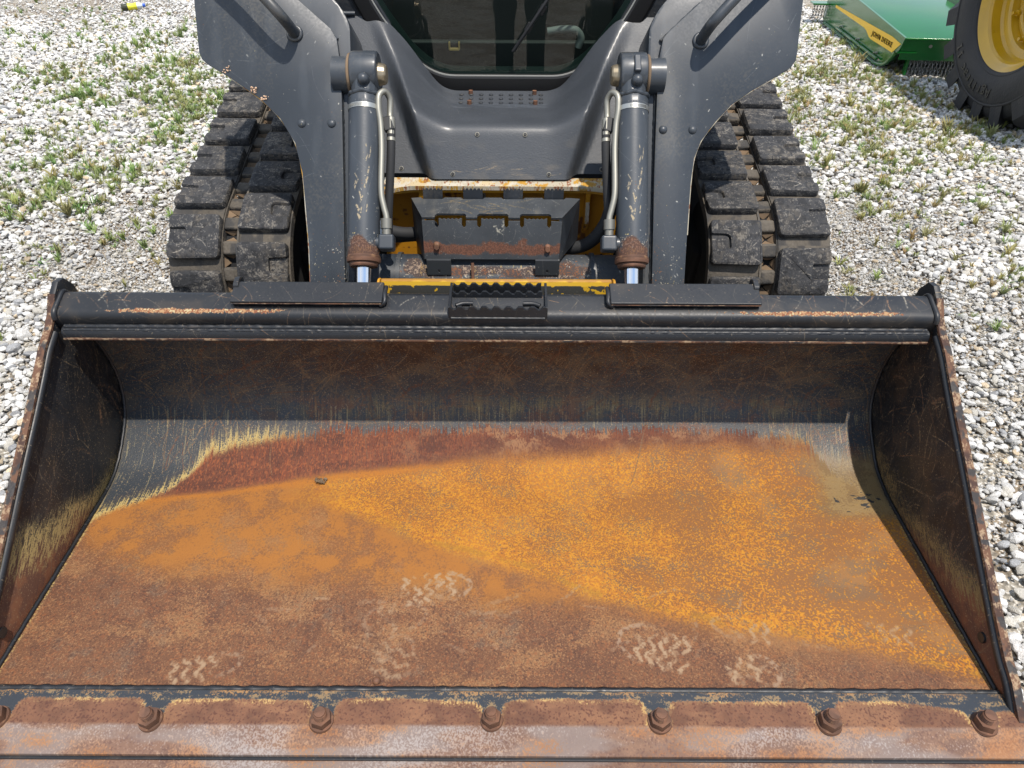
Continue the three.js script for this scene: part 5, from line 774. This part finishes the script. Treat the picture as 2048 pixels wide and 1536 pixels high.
// ---------------------------------------------------------------- tractor wheel
{
  const wh = thing('tractor_wheel', 'large black lugged tractor tyre on a yellow steel rim', 'wheel', [3.10, 0, -4.55]), R = .70, cyW = .69;
  const mTyre = (() => { const T = new Tex(512, 512, 1, 1, [48, 49, 52], .7); T.each((x, y, i) => { const n = fbm(x * 7, y * 7, 4); T.gain(i, .85 + .3 * n); T.mix(i, [92, 86, 78], .3 * ss(.5, .75, n)); T.r[i] = .6 + .2 * n; T.b[i] = vn(x * 120, y * 120); }); return T.out({ k: K, bump: .0008 }); })();
  const mRim = (() => { const T = new Tex(256, 256, 1, 1, [240, 190, 30], .3); T.each((x, y, i) => { const n = fbm(x * 9, y * 9, 3); T.gain(i, .93 + .12 * n); T.r[i] = .25 + .15 * n; }); return T.out({ k: K, coat: .5 }); })();
  const lat = (p) => { const g = new THREE.LatheGeometry(p.map(([r, x]) => new THREE.Vector2(r, x)), 96); g.rotateZ(Math.PI / 2); return g.translate(0, cyW, 0); };   // profile (radius, -x side)
  const tyre = part('tyre', wh);
  mesh('carcass', uvM(crease(lat([[.385, .135], [.40, .165], [.44, .186], [.50, .196], [.56, .19], [.62, .176], [.652, .155], [.665, .1], [.67, 0], [.665, -.1], [.652, -.155], [.62, -.176], [.56, -.19], [.50, -.196], [.44, -.186], [.40, -.165], [.385, -.135]]), .5)), mTyre, tyre);
  mesh('bead_ring', uvM(merge(lat([[.40, .166], [.405, .172], [.415, .178], [.42, .176]]), lat([[.575, .187], [.58, .193], [.588, .190], [.592, .183]]))), mTyre, tyre);
  // chevron lugs: each bar runs from the shoulder to the centre line, angled
  const lugGeo = (sg) => { const P = [], I = [], n = 7; for (let k = 0; k <= n; k++) { const t = k / n, x = sg * lerp(.19, -.012, t), a = t * .26, hw = lerp(.046, .03, t), rb = t < .15 ? .575 : .645, rt = lerp(.708, .715, t) - (t === 0 ? .012 : 0); for (const [da, r] of [[-hw * 1.45, rb], [-hw, rt], [hw, rt], [hw * 1.45, rb]]) P.push(x, r * Math.cos(a + da / .7), r * Math.sin(a + da / .7)); } for (let k = 0; k < n; k++) for (let j = 0; j < 3; j++) { const a = k * 4 + j, b = a + 1; I.push(a, b, a + 4, b, b + 4, a + 4); } I.push(0, 2, 1, 0, 3, 2); const e = n * 4; I.push(e, e + 1, e + 2, e, e + 2, e + 3); const g = new THREE.BufferGeometry(); g.setAttribute('position', new THREE.Float32BufferAttribute(P, 3)); g.setAttribute('uv', new THREE.Float32BufferAttribute(new Float32Array(P.length / 3 * 2), 2)); g.setIndex(I); return uvM(crease(g, .5)); };
  const lugs = [lugGeo(1), lugGeo(-1)], NL = 20;
  for (let k = 0; k < NL; k++) for (const j of [0, 1]) { const m = mesh('tread_lug', lugs[j], mTyre, tyre); m.position.y = cyW; m.rotation.x = (k + j * .5) / NL * Math.PI * 2 + .12; }
  // raised lettering on the sidewall
  { const gs = [], txt = 'AgriTrac II', r0 = .512; [...txt].forEach((ch, k) => { if (ch === ' ') return; const g = flat(new TextGeometry(ch, { font, size: .052, depth: .003, curveSegments: 3 })); g.computeBoundingBox(); g.translate(-g.boundingBox.max.x / 2, -.022, 0); g.rotateY(-Math.PI / 2); const a = 2.98 + k * .098; const m = new THREE.Matrix4().makeRotationX(a); g.translate(0, r0, 0); g.applyMatrix4(m); g.translate(-.196, cyW, 0); gs.push(g); }); mesh('raised_lettering', uvM(merge(gs)), plain([34, 35, 37], .35), tyre); }
  const rim = part('rim', wh);
  mesh('barrel', uvM(crease(lat([[.372, -.14], [.405, -.15], [.405, -.14], [.36, -.12], [.345, -.06], [.33, 0], [.345, .08], [.362, .115], [.385, .135], [.407, .15], [.410, .158], [.404, .164], [.394, .158], [.372, .135], [.355, .125], [.345, .11], [.338, .06], [.327, .045], [.30, .04], [.285, .03], [.272, -.02]]), .35)), mRim, rim);
  mesh('disc', uvM(crease(lat([[.275, -.02], [.262, .0], [.235, .01], [.225, .0], [.215, -.03], [.12, -.035], [.001, -.03]]), .35)), mRim, rim);
  for (let k = 0; k < 8; k++) { const a = k / 8 * Math.PI * 2 + .25, y = cyW + .245 * Math.cos(a), z = .245 * Math.sin(a); mesh('rim_lug_bolt', uvM(merge(at(new THREE.CylinderGeometry(.019, .021, .016, 6), -.018, y, z, 0, 0, Math.PI / 2), at(new THREE.CylinderGeometry(.011, .011, .04, 10), -.03, y, z, 0, 0, Math.PI / 2))), mRim, rim); }
  mesh('valve', uvM(merge(at(new THREE.TorusGeometry(.013, .0035, 8, 16), -.058, cyW + .318 * Math.cos(1.85 + Math.PI), .318 * Math.sin(1.85 + Math.PI), 0, Math.PI / 2))), mSteel, rim);
  mesh('axle', uvM(rod([-.02, cyW, 0], [.7, cyW, 0], .09, .09, 24)), mVoid, wh);
}
// ---------------------------------------------------------------- bottle on the gravel
{
  const b = thing('drink_bottle', 'crumpled plastic bottle with yellow label and blue cap lying on the gravel', 'bottle', [-3.72, .036, -7.80]); b.rotation.set(0, .32, -Math.PI / 2 + .05);
  const lat = (p) => { const g = new THREE.LatheGeometry(p.map(([r, y]) => new THREE.Vector2(r, y)), 20), q = g.attributes.position; for (let i = 0; i < q.count; i++) { const k = 1 + .16 * (vn(q.getX(i) * 60 + 3, q.getY(i) * 30 + q.getZ(i) * 50) - .5); q.setXYZ(i, q.getX(i) * k, q.getY(i), q.getZ(i) * k); } g.computeVertexNormals(); return uvM(g); };
  mesh('body', lat([[.001, -.105], [.026, -.105], [.031, -.098], [.031, -.06], [.028, -.05], [.031, -.04]]), plain([60, 62, 44], .3), b);
  mesh('label_wrap', lat([[.0312, -.045], [.032, -.04], [.027, 0], [.032, .035], [.0312, .04]]), plain([216, 212, 60], .4), b);
  mesh('shoulder', lat([[.031, .038], [.030, .055], [.022, .075], [.014, .088], [.013, .095]]), plain([206, 214, 218], .2), b);
  mesh('cap', lat([[.013, .09], [.0165, .092], [.0165, .112], [.015, .115], [.001, .115]]), plain([48, 92, 190], .4), b);
}
// ---------------------------------------------------------------- the person taking the picture, seen mirrored in the window
{
  const sdf = (bones, lo, hi, res, k = .03) => {
    const mc = new MarchingCubes(res, new THREE.MeshBasicMaterial(), false, false, 120000), F = mc.field, h = res / 2, c = [0, 1, 2].map((i) => (lo[i] + hi[i]) / 2), S = Math.max(...[0, 1, 2].map((i) => (hi[i] - lo[i]) / 2)) * 1.06; mc.isolation = 0;
    const B = bones.map(([a, b, ra, rb]) => ({ a, d: [b[0] - a[0], b[1] - a[1], b[2] - a[2]], ra, rb })); B.forEach((q) => { q.L = q.d[0] ** 2 + q.d[1] ** 2 + q.d[2] ** 2 || 1e-9; });
    for (let z = 0; z < res; z++) for (let y = 0; y < res; y++) for (let x = 0; x < res; x++) {
      const X = c[0] + (x - h) / h * S, Y = c[1] + (y - h) / h * S, Z = c[2] + (z - h) / h * S; let d = 9;
      for (const q of B) { const px = X - q.a[0], py = Y - q.a[1], pz = Z - q.a[2], t = cl((px * q.d[0] + py * q.d[1] + pz * q.d[2]) / q.L), e = Math.sqrt((px - t * q.d[0]) ** 2 + (py - t * q.d[1]) ** 2 + (pz - t * q.d[2]) ** 2) - lerp(q.ra, q.rb, t); const w = Math.max(k - Math.abs(d - e), 0) / k; d = Math.min(d, e) - w * w * k * .25; }
      F[x + y * res + z * res * res] = -d;
    }
    mc.update(); const n = mc.count, g = new THREE.BufferGeometry(), P = new Float32Array(n * 3), Q = new Float32Array(n * 3); for (let i = 0; i < n; i++) for (let j = 0; j < 3; j++) { P[3 * i + j] = mc.positionArray[3 * i + j] * S + c[j]; Q[3 * i + j] = mc.normalArray[3 * i + j]; }
    g.setAttribute('position', new THREE.BufferAttribute(P, 3)); g.setAttribute('normal', new THREE.BufferAttribute(Q, 3)); g.setAttribute('uv', new THREE.BufferAttribute(new Float32Array(n * 2), 2)); return g;
  };
  const px = .085, pz = .36, A = (x, y, z) => [px + x, y, pz + z];
  const body = [], m = (f) => { f(-1); f(1); };
  m((s) => { body.push([A(s * .10, .92, 0), A(s * .105, .50, -.01), .092, .066], [A(s * .105, .50, -.01), A(s * .108, .12, .01), .070, .060], [A(s * .108, .07, .02), A(s * .115, .045, -.13), .05, .038]); body.push([A(s * .19, 1.40, .0), A(s * .24, 1.14, -.02), .055, .043], [A(s * .24, 1.14, -.02), A(s * .075, 1.345, -.24), .043, .03]); });
  body.push([A(-.09, .96, 0), A(.09, .96, 0), .115, .115], [A(0, 1.0, 0), A(0, 1.35, 0), .125, .13], [A(-.13, 1.40, 0), A(.13, 1.40, 0), .075, .075], [A(0, 1.42, 0), A(0, 1.54, -.02), .06, .052]);
  const bg = sdf(body, [px - .32, 0, pz - .34], [px + .32, 1.6, pz + .2], 128, .05);
  const head = sdf([[A(0, 1.60, -.02), A(0, 1.66, -.01), .066, .082], [A(0, 1.57, -.055), A(0, 1.56, -.07), .042, .036], [A(0, 1.615, -.10), A(0, 1.59, -.116), .011, .015], [A(-.083, 1.62, 0), A(-.085, 1.60, 0), .014, .01], [A(.083, 1.62, 0), A(.085, 1.60, 0), .014, .01], [A(-.02, 1.552, -.102), A(.02, 1.552, -.102), .008, .008]], [px - .1, 1.5, pz - .14], [px + .1, 1.78, pz + .1], 56, .02);
  const hands = [-1, 1].map((s) => { const W = A(s * .07, 1.35, -.245), b = [[W, A(s * .062, 1.40, -.27), .028, .03], [A(s * .045, 1.40, -.275), A(s * .075, 1.41, -.27), .024, .024]]; for (let f = 0; f < 4; f++) { const y = 1.385 + f * .019, L = [.9, 1.0, 1.06, .92][f]; b.push([A(s * .068, y, -.275), A(s * .068, y + .004, -.305 - .012 * L), .0095, .009], [A(s * .068, y + .004, -.305 - .012 * L), A(s * (.068 - .03 * L), y + .006, -.322), .009, .0078]); } b.push([A(s * .06, 1.385, -.25), A(s * .045, 1.418, -.262), .011, .010], [A(s * .045, 1.418, -.262), A(s * .025, 1.432, -.275), .010, .009]); return sdf(b, [Math.min(px + s * .02, px + s * .11), 1.31, pz - .345], [Math.max(px + s * .02, px + s * .11), 1.48, pz - .22], 52, .008); });
  const paint = (g, f) => { const p = g.attributes.position, c = new Float32Array(p.count * 3); for (let i = 0; i < p.count; i++) c.set(f(p.getX(i), p.getY(i), p.getZ(i)), 3 * i); g.setAttribute('color', new THREE.BufferAttribute(c, 3)); return g; };
  const skin = [.42, .24, .16], trousers = [.012, .014, .018], shirt = [.16, .2, .26], shoe = [.02, .02, .02];
  paint(bg, (x, y, z) => y < .075 ? shoe : y < 1.0 && Math.abs(x - px) < .23 && z > pz - .2 ? trousers : (y > 1.47 || (z < pz - .16 && y > 1.25)) ? skin : shirt);
  paint(head, () => skin); hands.forEach((g) => paint(g, () => skin));
  const mat = new THREE.MeshPhysicalMaterial({ vertexColors: true, roughness: .8 });
  const ps = thing('person', 'person in dark trousers holding up a phone, mirrored in the loader window', 'person');
  mesh('body', mergeGeometries([bg, head, ...hands]), mat, ps);
  { const g = new THREE.SphereGeometry(.098, 28, 18, 0, 6.3, 0, 1.75); g.scale(.95, 1.05, 1.08); mesh('hair', uvM(at(g, px, 1.665, pz + .012, .35)), plain([48, 36, 28], .8), ps); }
  for (const s of [-1, 1]) mesh('eye', uvM(at(new THREE.SphereGeometry(.011, 12, 8), px + s * .032, 1.63, pz - .083)), plain([40, 34, 30], .3), ps);
  const ph = mesh('phone', uvM(rbox(.076, .15, .008, .004)), plain([30, 32, 36], .3)); ph.position.set(.08, 1.405, .045); ph.rotation.x = -.35; ph.userData = { label: 'dark smartphone held up by the person in front of the bucket', category: 'phone' };
}
renderer.render(scene, camera);
